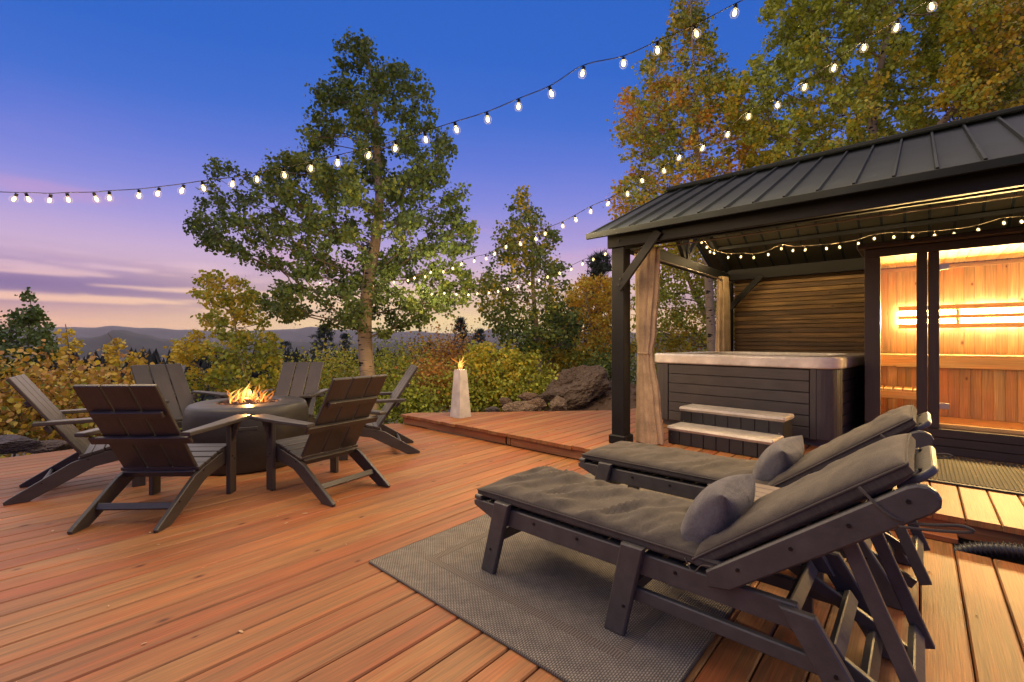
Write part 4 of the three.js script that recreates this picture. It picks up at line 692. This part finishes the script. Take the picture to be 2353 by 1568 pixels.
// ───────────────────────── trees ─────────────────────────
const inside = (pts, x, y) => { let c = false; for (let i = 0, j = pts.length - 1; i < pts.length; j = i++) { const [xi, yi] = pts[i], [xj, yj] = pts[j]; if ((yi > y) !== (yj > y) && x < (xj - xi) * (y - yi) / (yj - yi) + xi) c = !c; } return c; };
const PAL = { green: [0.085, 0.145, 0.022], olive: [0.170, 0.215, 0.025], lime: [0.380, 0.440, 0.040], gold: [0.640, 0.490, 0.035], orange: [0.600, 0.260, 0.025], rust: [0.380, 0.150, 0.045], peach: [0.600, 0.310, 0.085], deep: [0.040, 0.070, 0.014] };
function leafMesh(spots, size, palette, seed, sides = 6) {  // spots: [position, spread, count]
  const r = rng(seed), P = [], C = [], I = [], N = [];
  const ax = V(), u = V(), w = V(), n = V();
  const g = () => (r() + r() + r() - 1.5) * 0.9;
  for (const [p, sp, cnt] of spots) {
    const patchN = (r() - 0.5) * 0.4 + fbm3(p.x * 0.9 + 20, p.y * 0.9 + 20, p.z * 0.9 + 20, 2, seed % 97);
    for (let k = 0; k < cnt; k++) {
      const x = p.x + g() * sp, y = p.y + g() * sp * 0.85, z = p.z + g() * sp, s = size * (0.55 + 0.75 * r());
      n.set(r() - 0.5, r() * 0.9 - 0.25, r() - 0.5).normalize(); ax.set(r() - 0.5, -0.5 - r() * 0.8, r() - 0.5); u.copy(ax).addScaledVector(n, -ax.dot(n)).normalize(); w.copy(n).cross(u);
      const o = P.length / 3, q = clamp(patchN + (r() - 0.5) * 0.55), f = q * (palette.length - 1), a = palette[Math.floor(f)], b = palette[Math.min(palette.length - 1, Math.floor(f) + 1)], t = f - Math.floor(f), br = 0.75 + 0.5 * r();
      const col = [0, 1, 2].map(c => lerp(a[c], b[c], t) * br), fold = (r() - 0.3) * 0.35 * s;
      const V6 = sides === 6 ? [[0, -0.5, 0], [0.40, -0.30, 1], [0.50, 0.08, 1], [0, 0.56, 0], [-0.50, 0.08, 1], [-0.40, -0.30, 1]] : [[0, -0.5, 0], [0.46, -0.05, 1], [0, 0.56, 0], [-0.46, -0.05, 1]];
      for (const [e, h, k2] of V6) { P.push(x + (w.x * e + u.x * h) * s + n.x * fold * k2, y + (w.y * e + u.y * h) * s + n.y * fold * k2, z + (w.z * e + u.z * h) * s + n.z * fold * k2); C.push(...col); }
      if (sides === 6) I.push(o, o + 1, o + 2, o, o + 2, o + 3, o, o + 3, o + 4, o, o + 4, o + 5); else I.push(o, o + 1, o + 2, o, o + 2, o + 3);
    }
  }
  const geo = new THREE.BufferGeometry(); geo.setAttribute('position', new THREE.Float32BufferAttribute(P, 3)); geo.setAttribute('color', new THREE.Float32BufferAttribute(C, 3)); geo.setIndex(I); geo.computeVertexNormals(); return geo;
}
// A broadleaf tree: trunk points, twig tips spread through the crown's volume, limbs grown from the trunk to the tips, leaves round the tips.
function tree(o) {
  const { name = 'aspen_tree', label, category = 'tree', group, d, trunk, outline, depth = 1.5, tips = 150, leaves = 90, spread = 0.17, size = 0.058, palette, seed, r0 = 0.1, sides = 6, lambda = 0.45, bark = M.bark, bias = 0 } = o, r = rng(seed);
  const T = trunk.map(([x, y, dd = d]) => at(x, y, dd)), root = T[0].clone(); root.y = Math.min(root.y, groundY(root.x, root.z) - 0.05);
  T[0].copy(root);
  const t = thing(name, label, category, [0, 0, 0], 0, group);
  const tp = smooth(T, 22), nodes = tp.map((p, i) => ({ p, par: i - 1, run: 0, n: 0, trunk: true }));
  // tips inside the outline; the crown is deepest where the outline is widest
  const xs = outline.map(q => q[0]), ys = outline.map(q => q[1]), bx = [Math.min(...xs), Math.max(...xs)], by = [Math.min(...ys), Math.max(...ys)], W = (bx[1] - bx[0]) / 2;
  const tipsP = []; let guard = 0;
  while (tipsP.length < tips && guard++ < tips * 60) {
    const x = lerp(bx[0], bx[1], r()), y = lerp(by[0], by[1], r()); if (!inside(outline, x, y)) continue;
    let l = x, rr = x; while (l > bx[0] && inside(outline, l, y)) l -= 12; while (rr < bx[1] && inside(outline, rr, y)) rr += 12;
    const half = (rr - l) / 2, q = (x - (l + rr) / 2) / Math.max(half, 1), dz = (r() * 2 - 1) * Math.sqrt(Math.max(0.05, 1 - q * q)) * Math.min(1, half / W * 1.3) * depth + bias;
    const p = at(x, y, d + dz); let ok = true; const gapMin = spread * 0.75; for (const e of tipsP) if (e.distanceToSquared(p) < gapMin * gapMin) { ok = false; break; }
    if (ok || guard > tips * 40) tipsP.push(p);
  }
  const far = p => { let m = 1e9; for (const q of tp) m = Math.min(m, q.distanceTo(p)); return m; };
  tipsP.map(p => [far(p), p]).sort((a, b) => a[0] - b[0]).forEach(([, p]) => {
    let best = 0, bc = 1e9; nodes.forEach((q, i) => { if (q.tip) return; const D = q.p.distanceTo(p), rise = q.p.y - p.y, c = D + lambda * q.run + (rise > -0.15 * D ? (rise + 0.15 * D) * 1.4 : 0) + (q.trunk && i < 4 ? 2 : 0); if (c < bc) { bc = c; best = i; } });
    const a = nodes[best], D = a.p.distanceTo(p), k = Math.max(2, Math.round(D / 0.28)); let par = best;
    const out = V((r() - 0.5), (r() - 0.3) * 0.7, (r() - 0.5)).multiplyScalar(D * 0.16);
    for (let i = 1; i <= k; i++) { const f = i / k; const q = a.p.clone().lerp(p, f).addScaledVector(out, Math.sin(f * Math.PI)).add(V((r() - 0.5), (r() - 0.5), (r() - 0.5)).multiplyScalar(0.03)); nodes.push({ p: q, par, run: nodes[par].run + D / k, n: 0, tip: i === k, limb: true }); par = nodes.length - 1; }
  });
  for (let i = nodes.length - 1; i >= 0; i--) { if (nodes[i].tip) nodes[i].n += 1; if (nodes[i].par >= 0) nodes[nodes[i].par].n += nodes[i].n; }
  const rt = 0.0045 * (size / 0.058), rad = q => rt * Math.max(1, q.n) ** 0.44;
  const trR = tp.map((_, i) => Math.max(r0 * (1 - i / (tp.length - 1)) ** 0.8 * (i === 0 ? 1.15 : 1), 0.006));
  part(t, 'trunk', tubeGeo(tp, trR, 12), bark);
  const limbs = []; // chains
  const kids = nodes.map(() => []); nodes.forEach((q, i) => { if (q.limb) kids[q.par].push(i); });
  const big = [], small = [];
  nodes.forEach((q, i) => { if (!q.limb) return; const par = nodes[q.par]; if (!(par.trunk || kids[q.par][0] !== i)) return;
    const ch = [par.p, q.p], rs = [Math.min(rad(q), par.trunk ? 0.5 * r0 : 1), rad(q)]; let c = i; while (kids[c].length) { c = kids[c][0]; ch.push(nodes[c].p); rs.push(rad(nodes[c])); }
    (rs[1] > 0.013 ? big : small).push(tubeGeo(ch, rs, rs[1] > 0.02 ? 7 : 4, false)); });
  for (const g of big) part(t, 'limb', g, bark);
  if (small.length) tag(part(t, 'twigs', mergeGeometries(small), M.twig), null, null, null, 'stuff');
  const crown = part(t, 'crown', leafMesh(nodes.filter(q => q.tip).map(q => [q.p, spread, Math.round(leaves * (0.6 + 0.8 * r()))]), size, palette, seed, sides), leafMat); crown.userData.kind = 'stuff';
  return t;
}
const { green, olive, lime, gold, orange, rust, peach, deep } = PAL;
const blob = (cx, cy, rx, ry, seed, n = 18) => { const r = rng(seed), out = []; for (let k = 0; k < n; k++) { const a = k / n * 2 * Math.PI, f = 0.50 + 0.56 * r(); out.push([cx + Math.cos(a) * rx * f, cy + Math.sin(a) * ry * f]); } return out; };

tree({ label: 'large green aspen with pale trunk standing behind the fire pit', d: 8, trunk: [[862, 960], [843, 850], [838, 740], [848, 640], [862, 560], [872, 470], [866, 360], [862, 260], [850, 160], [838, 96]], r0: 0.145, seed: 101, tips: 520, leaves: 86, bias: -0.1, spread: 0.165, size: 0.052, depth: 1.7, lambda: 0.5,
  outline: [[803, 88], [860, 104], [884, 160], [930, 152], [985, 205], [1003, 290], [1042, 330], [1058, 430], [1068, 500], [1104, 522], [1085, 580], [1058, 602], [1092, 655], [1070, 705], [1000, 742], [930, 742], [885, 772], [835, 768], [790, 756], [735, 752], [690, 742], [620, 722], [588, 668], [610, 616], [545, 578], [478, 566], [432, 515], [478, 445], [482, 372], [524, 384], [596, 424], [640, 352], [684, 372], [690, 302], [722, 290], [726, 212], [774, 190], [780, 112]],
  palette: [deep, green, green, green, olive, olive] });
tree({ label: 'slim green and brown aspen standing behind the white torch', d: 10.5, trunk: [[1240, 905], [1236, 800], [1226, 680], [1222, 560], [1212, 450]], r0: 0.085, seed: 102, tips: 230, leaves: 46, spread: 0.20, size: 0.064, depth: 1.3,
  outline: [[1205, 438], [1228, 452], [1244, 500], [1278, 545], [1270, 600], [1302, 625], [1296, 690], [1335, 720], [1325, 790], [1270, 812], [1190, 800], [1130, 770], [1095, 715], [1098, 655], [1135, 600], [1140, 535], [1162, 520], [1180, 470]], palette: [deep, green, green, olive, olive, gold] });
tree({ label: 'tall aspen with an orange top rising behind the gazebo ridge', d: 10.5, trunk: [[1640, 900], [1628, 640], [1606, 400], [1596, 200], [1585, -40]], r0: 0.11, seed: 103, tips: 380, leaves: 62, spread: 0.22, size: 0.066, depth: 1.6,
  outline: [[1578, -50], [1620, 20], [1642, 110], [1690, 180], [1700, 250], [1745, 300], [1750, 420], [1690, 470], [1560, 520], [1460, 545], [1412, 500], [1402, 440], [1452, 385], [1425, 310], [1432, 215], [1488, 205], [1478, 140], [1545, 60]], bias: 0.5, palette: [olive, olive, lime, gold, orange, orange] });
tree({ label: 'broad yellow green aspen with forked pale limbs above the gazebo roof', d: 9.6, trunk: [[2030, 760], [2020, 520], [2005, 300], [2022, 160], [2050, 20], [2060, -90]], r0: 0.13, seed: 104, tips: 540, leaves: 76, spread: 0.19, size: 0.068, depth: 1.7,
  outline: [[1758, 20], [1790, -90], [2150, -100], [2180, 60], [2170, 200], [2130, 330], [2020, 350], [1900, 390], [1800, 420], [1730, 390], [1690, 300], [1668, 190], [1720, 150], [1755, 95]], bias: 0.6, palette: [olive, lime, lime, lime, gold, gold] });
tree({ label: 'golden aspen leaning out over the far end of the gazebo roof', d: 9.0, trunk: [[2120, 760], [2130, 420], [2160, 290], [2240, 210], [2320, 120], [2370, -20]], r0: 0.10, seed: 105, tips: 330, leaves: 66, spread: 0.20, size: 0.068, depth: 1.4,
  outline: [[2150, -60], [2260, -90], [2330, -20], [2450, 60], [2430, 210], [2380, 290], [2240, 260], [2160, 240], [2180, 110]], bias: 0.5, palette: [olive, lime, lime, gold, gold, orange] });
tree({ label: 'leafy green tree seen between the two curtains of the gazebo', d: 12, trunk: [[1668, 880], [1640, 760], [1590, 660], [1560, 560], [1545, 470]], r0: 0.10, seed: 106, bias: 0.5, tips: 260, leaves: 54, spread: 0.24, size: 0.072, depth: 1.4,
  outline: [[1480, 500], [1600, 480], [1720, 520], [1730, 640], [1720, 780], [1640, 800], [1560, 790], [1470, 780], [1450, 660]], palette: [olive, lime, lime, lime, gold, gold] });
tree({ label: 'aspen sapling with golden lower leaves right behind the fire flames', name: 'aspen_sapling', d: 8.3, trunk: [[572, 950], [566, 880], [546, 800], [540, 740], [528, 650]], r0: 0.035, seed: 107, bias: 0.25, tips: 160, leaves: 40, spread: 0.15, size: 0.062, depth: 0.85,
  outline: [[482, 628], [560, 648], [602, 682], [600, 735], [640, 800], [646, 880], [600, 910], [480, 915], [420, 880], [398, 800], [445, 772], [476, 735], [438, 706], [438, 655]], palette: [olive, lime, lime, gold, gold, gold] });
tree({ label: 'thin aspen sapling rising above the orange bush at the deck edge', name: 'aspen_sapling', d: 8.2, trunk: [[62, 960], [60, 860], [66, 780], [70, 690]], r0: 0.03, seed: 108, tips: 90, leaves: 40, spread: 0.13, size: 0.056, depth: 0.7,
  outline: [[66, 668], [80, 710], [98, 738], [130, 770], [120, 830], [60, 880], [-30, 870], [-60, 810], [-10, 770], [25, 722]], palette: [deep, green, green, olive] });
tree({ label: 'golden aspen crowding the gazebo post behind the boulder', d: 12.5, trunk: [[1372, 900], [1362, 800], [1350, 700], [1345, 640]], r0: 0.055, seed: 109, bias: 0.4, tips: 230, leaves: 54, spread: 0.22, size: 0.066, depth: 1.1,
  outline: [[1330, 625], [1400, 640], [1440, 700], [1450, 800], [1430, 880], [1330, 880], [1270, 850], [1262, 760], [1290, 690]], palette: [olive, lime, gold, gold, orange, gold] });
tree({ label: 'yellow leaved young aspen behind the small rocks', d: 11.5, trunk: [[1275, 910], [1268, 820], [1262, 740]], r0: 0.045, seed: 110, bias: 0.5, tips: 150, leaves: 52, spread: 0.19, size: 0.064, depth: 1.0, outline: blob(1262, 835, 115, 115, 3), palette: [olive, lime, lime, gold, gold, gold] });
tree({ label: 'bushy lime green aspen beside the white torch', d: 9.6, trunk: [[1165, 940], [1160, 850], [1150, 790]], r0: 0.035, seed: 111, tips: 130, leaves: 50, spread: 0.165, size: 0.060, depth: 0.9, outline: blob(1158, 862, 105, 105, 5), palette: [olive, lime, lime, lime, gold, gold] });
const bushes = [
  ['peach and gold leaved bush beyond the chair at the deck edge', 30, 935, 105, 92, 7.4, [olive, gold, peach, gold, peach], 0.070, 201],
  ['tall peach leaved bush between the side-on chair and the hills', 165, 925, 100, 100, 7.7, [olive, gold, peach, gold, peach], 0.070, 202],
  ['rust and gold bush right behind the chair with its back turned', 268, 940, 85, 75, 7.6, [lime, peach, gold, peach, orange], 0.068, 203],
  ['green bush low between the two rearmost chairs and the deck edge', 350, 960, 80, 50, 8.6, [olive, lime, lime, lime], 0.052, 204],
  ['yellow green bush left of the large aspen trunk', 765, 880, 80, 62, 10.4, [olive, lime, lime, gold, gold], 0.050, 205],
  ['mixed green and peach bush just right of the large aspen trunk', 905, 872, 70, 62, 10.0, [olive, lime, lime, gold, peach], 0.050, 206],
  ['low lime bush at the deck edge beside the step corner', 945, 930, 60, 40, 8.6, [green, lime, lime, olive], 0.050, 207],
  ['orange brown scrub oak between the large aspen and the torch', 1035, 825, 72, 62, 13, [olive, rust, orange, gold, rust], 0.056, 208],
  ['small peach bush beside the foot of the torch', 1005, 885, 45, 48, 9.4, [lime, peach, orange, rust], 0.050, 209],
  ['green and orange bush behind the torch column', 1085, 905, 55, 62, 9.2, [green, lime, lime, orange], 0.052, 210],
  ['low green shrub under the yellow aspen by the rocks', 1215, 905, 70, 45, 9.2, [olive, lime, lime, gold], 0.052, 211],
  ['yellow green thicket seen under the gazebo side beam', 1540, 800, 95, 90, 13.5, [olive, lime, gold, lime, orange], 0.060, 212],
  ['dark green low bush behind the boulder', 1400, 870, 60, 55, 10.4, [green, green, olive, lime], 0.056, 213],
  ['olive undergrowth filling the slope below the large aspen', 840, 940, 100, 35, 9.4, [green, olive, lime, rust], 0.052, 214],
  ['olive undergrowth filling the slope behind the fire pit', 655, 935, 90, 38, 9.6, [olive, lime, lime, gold], 0.052, 215],
  ['olive scrub between the scrub oak and the yellow green bush', 960, 855, 55, 50, 14, [green, olive, olive, rust], 0.066, 216],
];
for (const [label, x, y, rx, ry, d, palette, size, seed] of bushes)
  tree({ name: 'bush', category: 'bush', label, d, trunk: [[x, y + ry + 8], [x + 4, y + ry * 0.4], [x - 3, y - ry * 0.3], [x, y - ry * 0.8]], r0: 0.018, seed, tips: Math.round(45 + rx * ry * 0.008), leaves: size === 0.070 || size === 0.068 ? 27 : 50, spread: 0.0085 * rx * d / 10 + 0.06, size, depth: rx / FOCAL * d * 0.9, outline: blob(x, y, rx, ry, seed), palette, bark: M.twig, lambda: 0.25, group: 'autumn bushes around the deck' });
// leafy shoots standing up out of the bushes
for (const [label, pts, d, seed] of [
  ['thin golden shoot standing alone before the far hills', [[282, 900], [275, 840], [262, 790], [248, 765]], 7.4, 301],
  ['thin green and gold shoot above the peach bush', [[166, 920], [160, 840], [155, 780], [150, 745]], 7.4, 302],
  ['short golden shoot above the rust and gold bush', [[318, 930], [322, 870], [312, 830], [330, 800]], 7.6, 303]])
  tree({ name: 'leafy_shoot', category: 'shoot', label, d, trunk: pts, r0: 0.010, seed, tips: 20, leaves: 9, spread: 0.07, size: 0.055, depth: 0.15, outline: blob(pts[2][0], (pts[3][1] + pts[1][1]) / 2 + 8, 24, (pts[1][1] - pts[3][1]) * 0.62, seed), palette: [lime, gold, gold, peach], bark: M.twig });

// pines: a trunk, whorls of boughs, tufts of needles
function pine(label, px, top, bottom, halfW, d, seed, tufts, dense = 1) {
  const r = rng(seed), a = at(px, bottom, d), b = at(px, top, d), H = b.y - a.y, R = halfW / FOCAL * d, t = thing('pine_tree', label, 'pine', [a.x, a.y, a.z]);
  a.y = 0; const P = [], C = [], boughs = [], root = V(0, Math.min(-0.3, groundY(t.position.x, t.position.z) - t.position.y), 0);
  part(t, 'trunk', tubeGeo([root, V(0.02 * H, H * 0.5, 0), V(0, H, 0)], [H * 0.024, H * 0.015, H * 0.003], 8), M.pineBark);
  const ts = Math.min(H * 0.05, 0.35); tufts = Math.round(tufts * 0.62);
  for (let k = 0; k < tufts; k++) {
    const f = 0.16 + 0.84 * r() ** 0.8, y = H * f, reach = R * (1 - f) ** 0.5 * (0.2 + 1.0 * r()) * (0.6 + 0.7 * hash(Math.floor(f * 14), seed)) + 0.012 * H, an = r() * 6.283, e = V(Math.cos(an) * reach, y + reach * (0.18 + 0.2 * r()), Math.sin(an) * reach);
    if (k % 3 === 0) boughs.push(tubeGeo([V(0.01 * H, y - reach * 0.05, 0), e.clone().multiplyScalar(0.5).add(V(0, y * 0.5, 0)), e], [H * 0.0045, H * 0.003, H * 0.0015], 4, false));
    for (let m = 0; m < 16 * dense; m++) { const dir = V(r() - 0.5, r() * 0.9 - 0.2, r() - 0.5).normalize(), s = ts * (0.7 + 0.6 * r()), sd = V(r() - 0.5, r() - 0.5, r() - 0.5).cross(dir).normalize().multiplyScalar(ts * 0.10), o = e.clone().add(V((r() - 0.5), (r() - 0.5) * 0.5, (r() - 0.5)).multiplyScalar(ts * 0.9));
      const tip = o.clone().addScaledVector(dir, s), c = 0.6 + 0.7 * r(); P.push(o.x - sd.x, o.y - sd.y, o.z - sd.z, o.x + sd.x, o.y + sd.y, o.z + sd.z, tip.x, tip.y, tip.z); for (let q = 0; q < 3; q++) C.push(0.050 * c, 0.068 * c, 0.040 * c); }
  }
  const g = soup(P); g.setAttribute('color', new THREE.Float32BufferAttribute(C, 3));
  if (boughs.length) part(t, 'boughs', mergeGeometries(boughs), M.pineBark);
  part(t, 'crown', g, needleMat).userData.kind = 'stuff'; return t;
}
pine('dark pine left of the large aspen trunk, before the valley', 745, 748, 905, 42, 44, 401, 300);
pine('dark pine beneath the long low aspen limb', 655, 787, 910, 36, 52, 402, 240);
pine('small dark pine between the sapling and its taller neighbour', 610, 797, 905, 26, 56, 403, 200);
pine('slim dark pine close to the large aspen trunk on the valley slope', 792, 770, 905, 30, 40, 404, 220);
pine('tall ragged pine standing before the mountains behind the torch', 1058, 735, 905, 34, 40, 405, 300);
pine('ragged pine next to the tall one behind the torch', 1100, 760, 905, 38, 46, 406, 240);
pine('dark pine just right of the large aspen trunk', 985, 788, 905, 28, 48, 407, 200);
pine('blue green pine top beside the front gazebo post', 1378, 590, 900, 62, 19, 408, 420);
pine('dark pine showing past the golden aspen over the gazebo roof', 2300, 120, 760, 150, 15, 409, 560);

// a far wood on the valley slope: too many to count
{
  const r = rng(500), cone = (() => { const P = [], C = []; for (let k = 0; k < 9; k++) { const y0 = 0.08 + k * 0.098, y1 = y0 + 0.17, R = 0.20 * (1 - k / 10) + 0.012; for (let q = 0; q < 7; q++) { const a = (q + (k % 2) * 0.5) / 7 * 6.283, b = a + 0.75, rr = R * (0.7 + 0.5 * hash(k, q)); P.push(0, y1, 0, Math.cos(b) * rr, y0, Math.sin(b) * rr, Math.cos(a) * rr, y0, Math.sin(a) * rr); } } P.push(-0.012, 0, 0, 0.012, 0, 0, 0, 0.5, 0, 0, 0, -0.012, 0, 0, 0.012, 0, 0.5, 0); return soup(P); })();
  const spots = []; while (spots.length < 5200) { const az = lerp(-58, 12, r()) * Math.PI / 180, q = 55 + 1500 * r() ** 2.2, x = (FWD.x * Math.cos(az) + RGT.x * Math.sin(az)) * q, z = (FWD.z * Math.cos(az) + RGT.z * Math.sin(az)) * q, h = (6 + 6 * r()) * (0.8 + 0.5 * fbm(x * 0.02, z * 0.02, 0, 0, 2, 5)), y = groundY(x, z); if ((y + h - EYE) / q > -0.010) continue; spots.push([x, y - 0.3, z, h]); }
  const m = new THREE.InstancedMesh(cone, mat('farNeedle', [0.034, 0.036, 0.024], { roughness: 1, side: THREE.DoubleSide }), spots.length), M4 = new THREE.Matrix4(), Q = new THREE.Quaternion();
  spots.forEach(([x, y, z, h], i) => { Q.setFromAxisAngle(V(0, 1, 0), r() * 6); m.setMatrixAt(i, M4.compose(V(x, y, z), Q, V(h * (0.8 + 0.5 * r()), h, h * (0.8 + 0.5 * r())))); const c = 0.7 + 0.7 * r(); m.setColorAt(i, new THREE.Color().setRGB(c, c * 0.98, c * 0.9)); });
  m.name = 'far_forest'; m.castShadow = m.receiveShadow = true; tag(m, 'dark conifer forest covering the valley slope below the mountains', 'forest', null, 'stuff'); scene.add(m);
}

// ───────────────────────── rocks and mound ─────────────────────────
function rockGeo(seed, flat = 0.75, det = 18, angular = 0.5) {
  const g = new THREE.IcosahedronGeometry(1, det), p = g.attributes.position, r = rng(seed), cuts = Array.from({ length: 9 }, () => [V(r() - 0.5, r() - 0.4, r() - 0.5).normalize(), 0.55 + 0.35 * r()]), uv = [];
  for (let i = 0; i < p.count; i++) { const v = V(p.getX(i), p.getY(i), p.getZ(i)), d = v.clone(); let k = 1 + (fbm3(d.x * 1.2 + seed, d.y * 1.2 + 7, d.z * 1.2 + 7, 3, seed) - 0.5) * 0.5;
    for (const [n, h] of cuts) { const q = d.dot(n) * k; if (q > h) k *= lerp(1, h / q, angular + 0.35); }
    k += (fbm3(d.x * 3.5 + 9, d.y * 5 + 9, d.z * 3.5 + 9, 5, seed + 1) - 0.5) * 0.30 + (Math.abs(fbm3(d.x * 6 + 9, d.y * 9 + 9, d.z * 6 + 9, 4, seed + 5) - 0.5) - 0.1) * -0.25; v.multiplyScalar(k); p.setXYZ(i, v.x, v.y * flat, v.z); uv.push(v.x * 0.5, v.y * 0.5 + v.z * 0.3); }
  g.setAttribute('uv', new THREE.Float32BufferAttribute(uv, 2)); g.computeVertexNormals(); return g;
}
const rock = (name, label, px, py, d, s, seed, m, group, turn = 0, tilt = 0) => { const p = at(px, py, d), o = part(scene, name, rockGeo(seed, 1, name === 'boulder' ? 48 : 22), rockMats[m], [p.x, p.y, p.z], [0, turn, tilt]); o.scale.set(...s); tag(o, label, 'rock', group); return o; };
{
  const g = new THREE.PlaneGeometry(7, 4.4, 90, 60); g.rotateX(-Math.PI / 2); const p = g.attributes.position, c = at(1400, 905, 8.9);
  for (let i = 0; i < p.count; i++) { const x = p.getX(i) + c.x + 0.9, z = p.getZ(i) + c.z, s = x * RGT.x + z * RGT.z, d = x * FWD.x + z * FWD.z; const h = 0.62 * Math.exp(-(((s - 2.1) / 1.1) ** 2)) * Math.exp(-(((d - 9.2) / 1.1) ** 2)); p.setXYZ(i, x, -0.25 + h + 0.16 * (fbm(x * 2.2, z * 2.2, 0, 0, 5, 600) - 0.35), z); }
  g.computeVertexNormals(); metreUV; structure('dirt_mound', g, M.soil);
  const uv = g.attributes.uv; for (let i = 0; i < p.count; i++) uv.setXY(i, p.getX(i), p.getZ(i));
}
rock('boulder', 'big slanted brown boulder behind the upper deck', 1322, 888, 8.6, [0.62, 0.50, 0.45], 11, 0, null, -0.72, 0.35);
const rg = 'small rocks along the upper deck edge';
rock('rock', 'long tan rock lying against the upper deck edge', 1196, 938, 7.45, [0.30, 0.13, 0.16], 21, 3, rg, -0.73);
rock('rock', 'rounded tan rock next to the long one by the deck', 1232, 932, 7.5, [0.18, 0.13, 0.15], 22, 1, rg, -0.4);
rock('rock', 'pale wedge shaped rock below the boulder', 1283, 932, 7.6, [0.20, 0.15, 0.15], 23, 3, rg, 0.5);
rock('rock', 'dark grey round rock beside the deck corner boards', 1132, 942, 7.2, [0.13, 0.075, 0.12], 24, 2, rg, 0.2);
rock('rock', 'reddish rock perched above the long tan rock', 1215, 915, 8.0, [0.22, 0.10, 0.16], 25, 1, rg, -0.9);
rock('rock', 'small brown rock wedged between boulder and pale rock', 1258, 910, 8.0, [0.16, 0.13, 0.14], 26, 0, rg, 0.9);
rock('rock', 'small red rock behind the dark grey one', 1160, 925, 7.8, [0.12, 0.09, 0.1], 27, 1, rg, 1.4);
rock('rock', 'flat dark slab rock beyond the side-on chair', 15, 1022, 5.35, [0.34, 0.10, 0.22], 28, 2, 'rocks along the lower deck edge', -0.8);
rock('rock', 'low brown rock at the lower deck edge beside the dark slab', 105, 1030, 5.5, [0.26, 0.09, 0.16], 29, 0, 'rocks along the lower deck edge', -0.7);
rock('rock', 'brown rock at the lower deck edge behind the rearmost chair', 812, 962, 7.4, [0.24, 0.14, 0.18], 30, 0, 'rocks along the lower deck edge', 0.3);
{ const r = rng(640), gs = [31, 32, 33].map(s => rockGeo(s, 0.8, 3)), list = []; const c = at(1400, 905, 8.9);
  const m = new THREE.InstancedMesh(gs[0], rockMats[1], 260), M4 = new THREE.Matrix4(); for (let i = 0; i < 260; i++) { const px = lerp(1150, 1480, r()), d = lerp(7.3, 9.6, r()), p = at(px, 900, d), s = p.x * RGT.x + p.z * RGT.z, h = 0.62 * Math.exp(-(((s - 2.1) / 1.1) ** 2)) * Math.exp(-(((d - 9.2) / 1.1) ** 2)); const k = 0.015 + 0.04 * r() ** 2; m.setMatrixAt(i, M4.compose(V(p.x, -0.25 + h + 0.02, p.z), new THREE.Quaternion().setFromEuler(new THREE.Euler(r() * 6, r() * 6, r() * 6)), V(k, k * 0.8, k))); }
  m.name = 'gravel'; m.castShadow = m.receiveShadow = true; tag(m, 'loose stones strewn over the dirt mound by the boulder', 'gravel', null, 'stuff'); scene.add(m); }

// dry chips and leaf scraps on the boards
{ const r = rng(700), g = new THREE.IcosahedronGeometry(1, 0), n = 70, m = new THREE.InstancedMesh(g, mat('chip', [0.50, 0.33, 0.17], { roughness: 0.9 }), n), M4 = new THREE.Matrix4();
  for (let i = 0; i < n; i++) { const x = lerp(0.2, 3.8, r()), z = lerp(-5.4, 0.6, r()), k = 0.004 + 0.008 * r() ** 2; m.setMatrixAt(i, M4.compose(V(x, 0.004, z), new THREE.Quaternion().setFromAxisAngle(V(0, 1, 0), r() * 6), V(k * 1.8, 0.0018, k * 0.7))); }
  m.name = 'wood_chips'; m.castShadow = m.receiveShadow = true; tag(m, 'tiny dry chips scattered over the lower deck boards', 'debris', null, 'stuff'); scene.add(m); }

// ───────────────────────── haze and render ─────────────────────────
scene.fog = new THREE.FogExp2(new THREE.Color().setRGB(0.95, 0.90, 0.92), 0.000035);
const renderer = new THREE.WebGLRenderer({ antialias: true });
renderer.toneMapping = THREE.LinearToneMapping; renderer.toneMappingExposure = EXPOSURE;
renderer.shadowMap.enabled = true; renderer.setSize(1024, 682);
renderer.render(scene, camera);
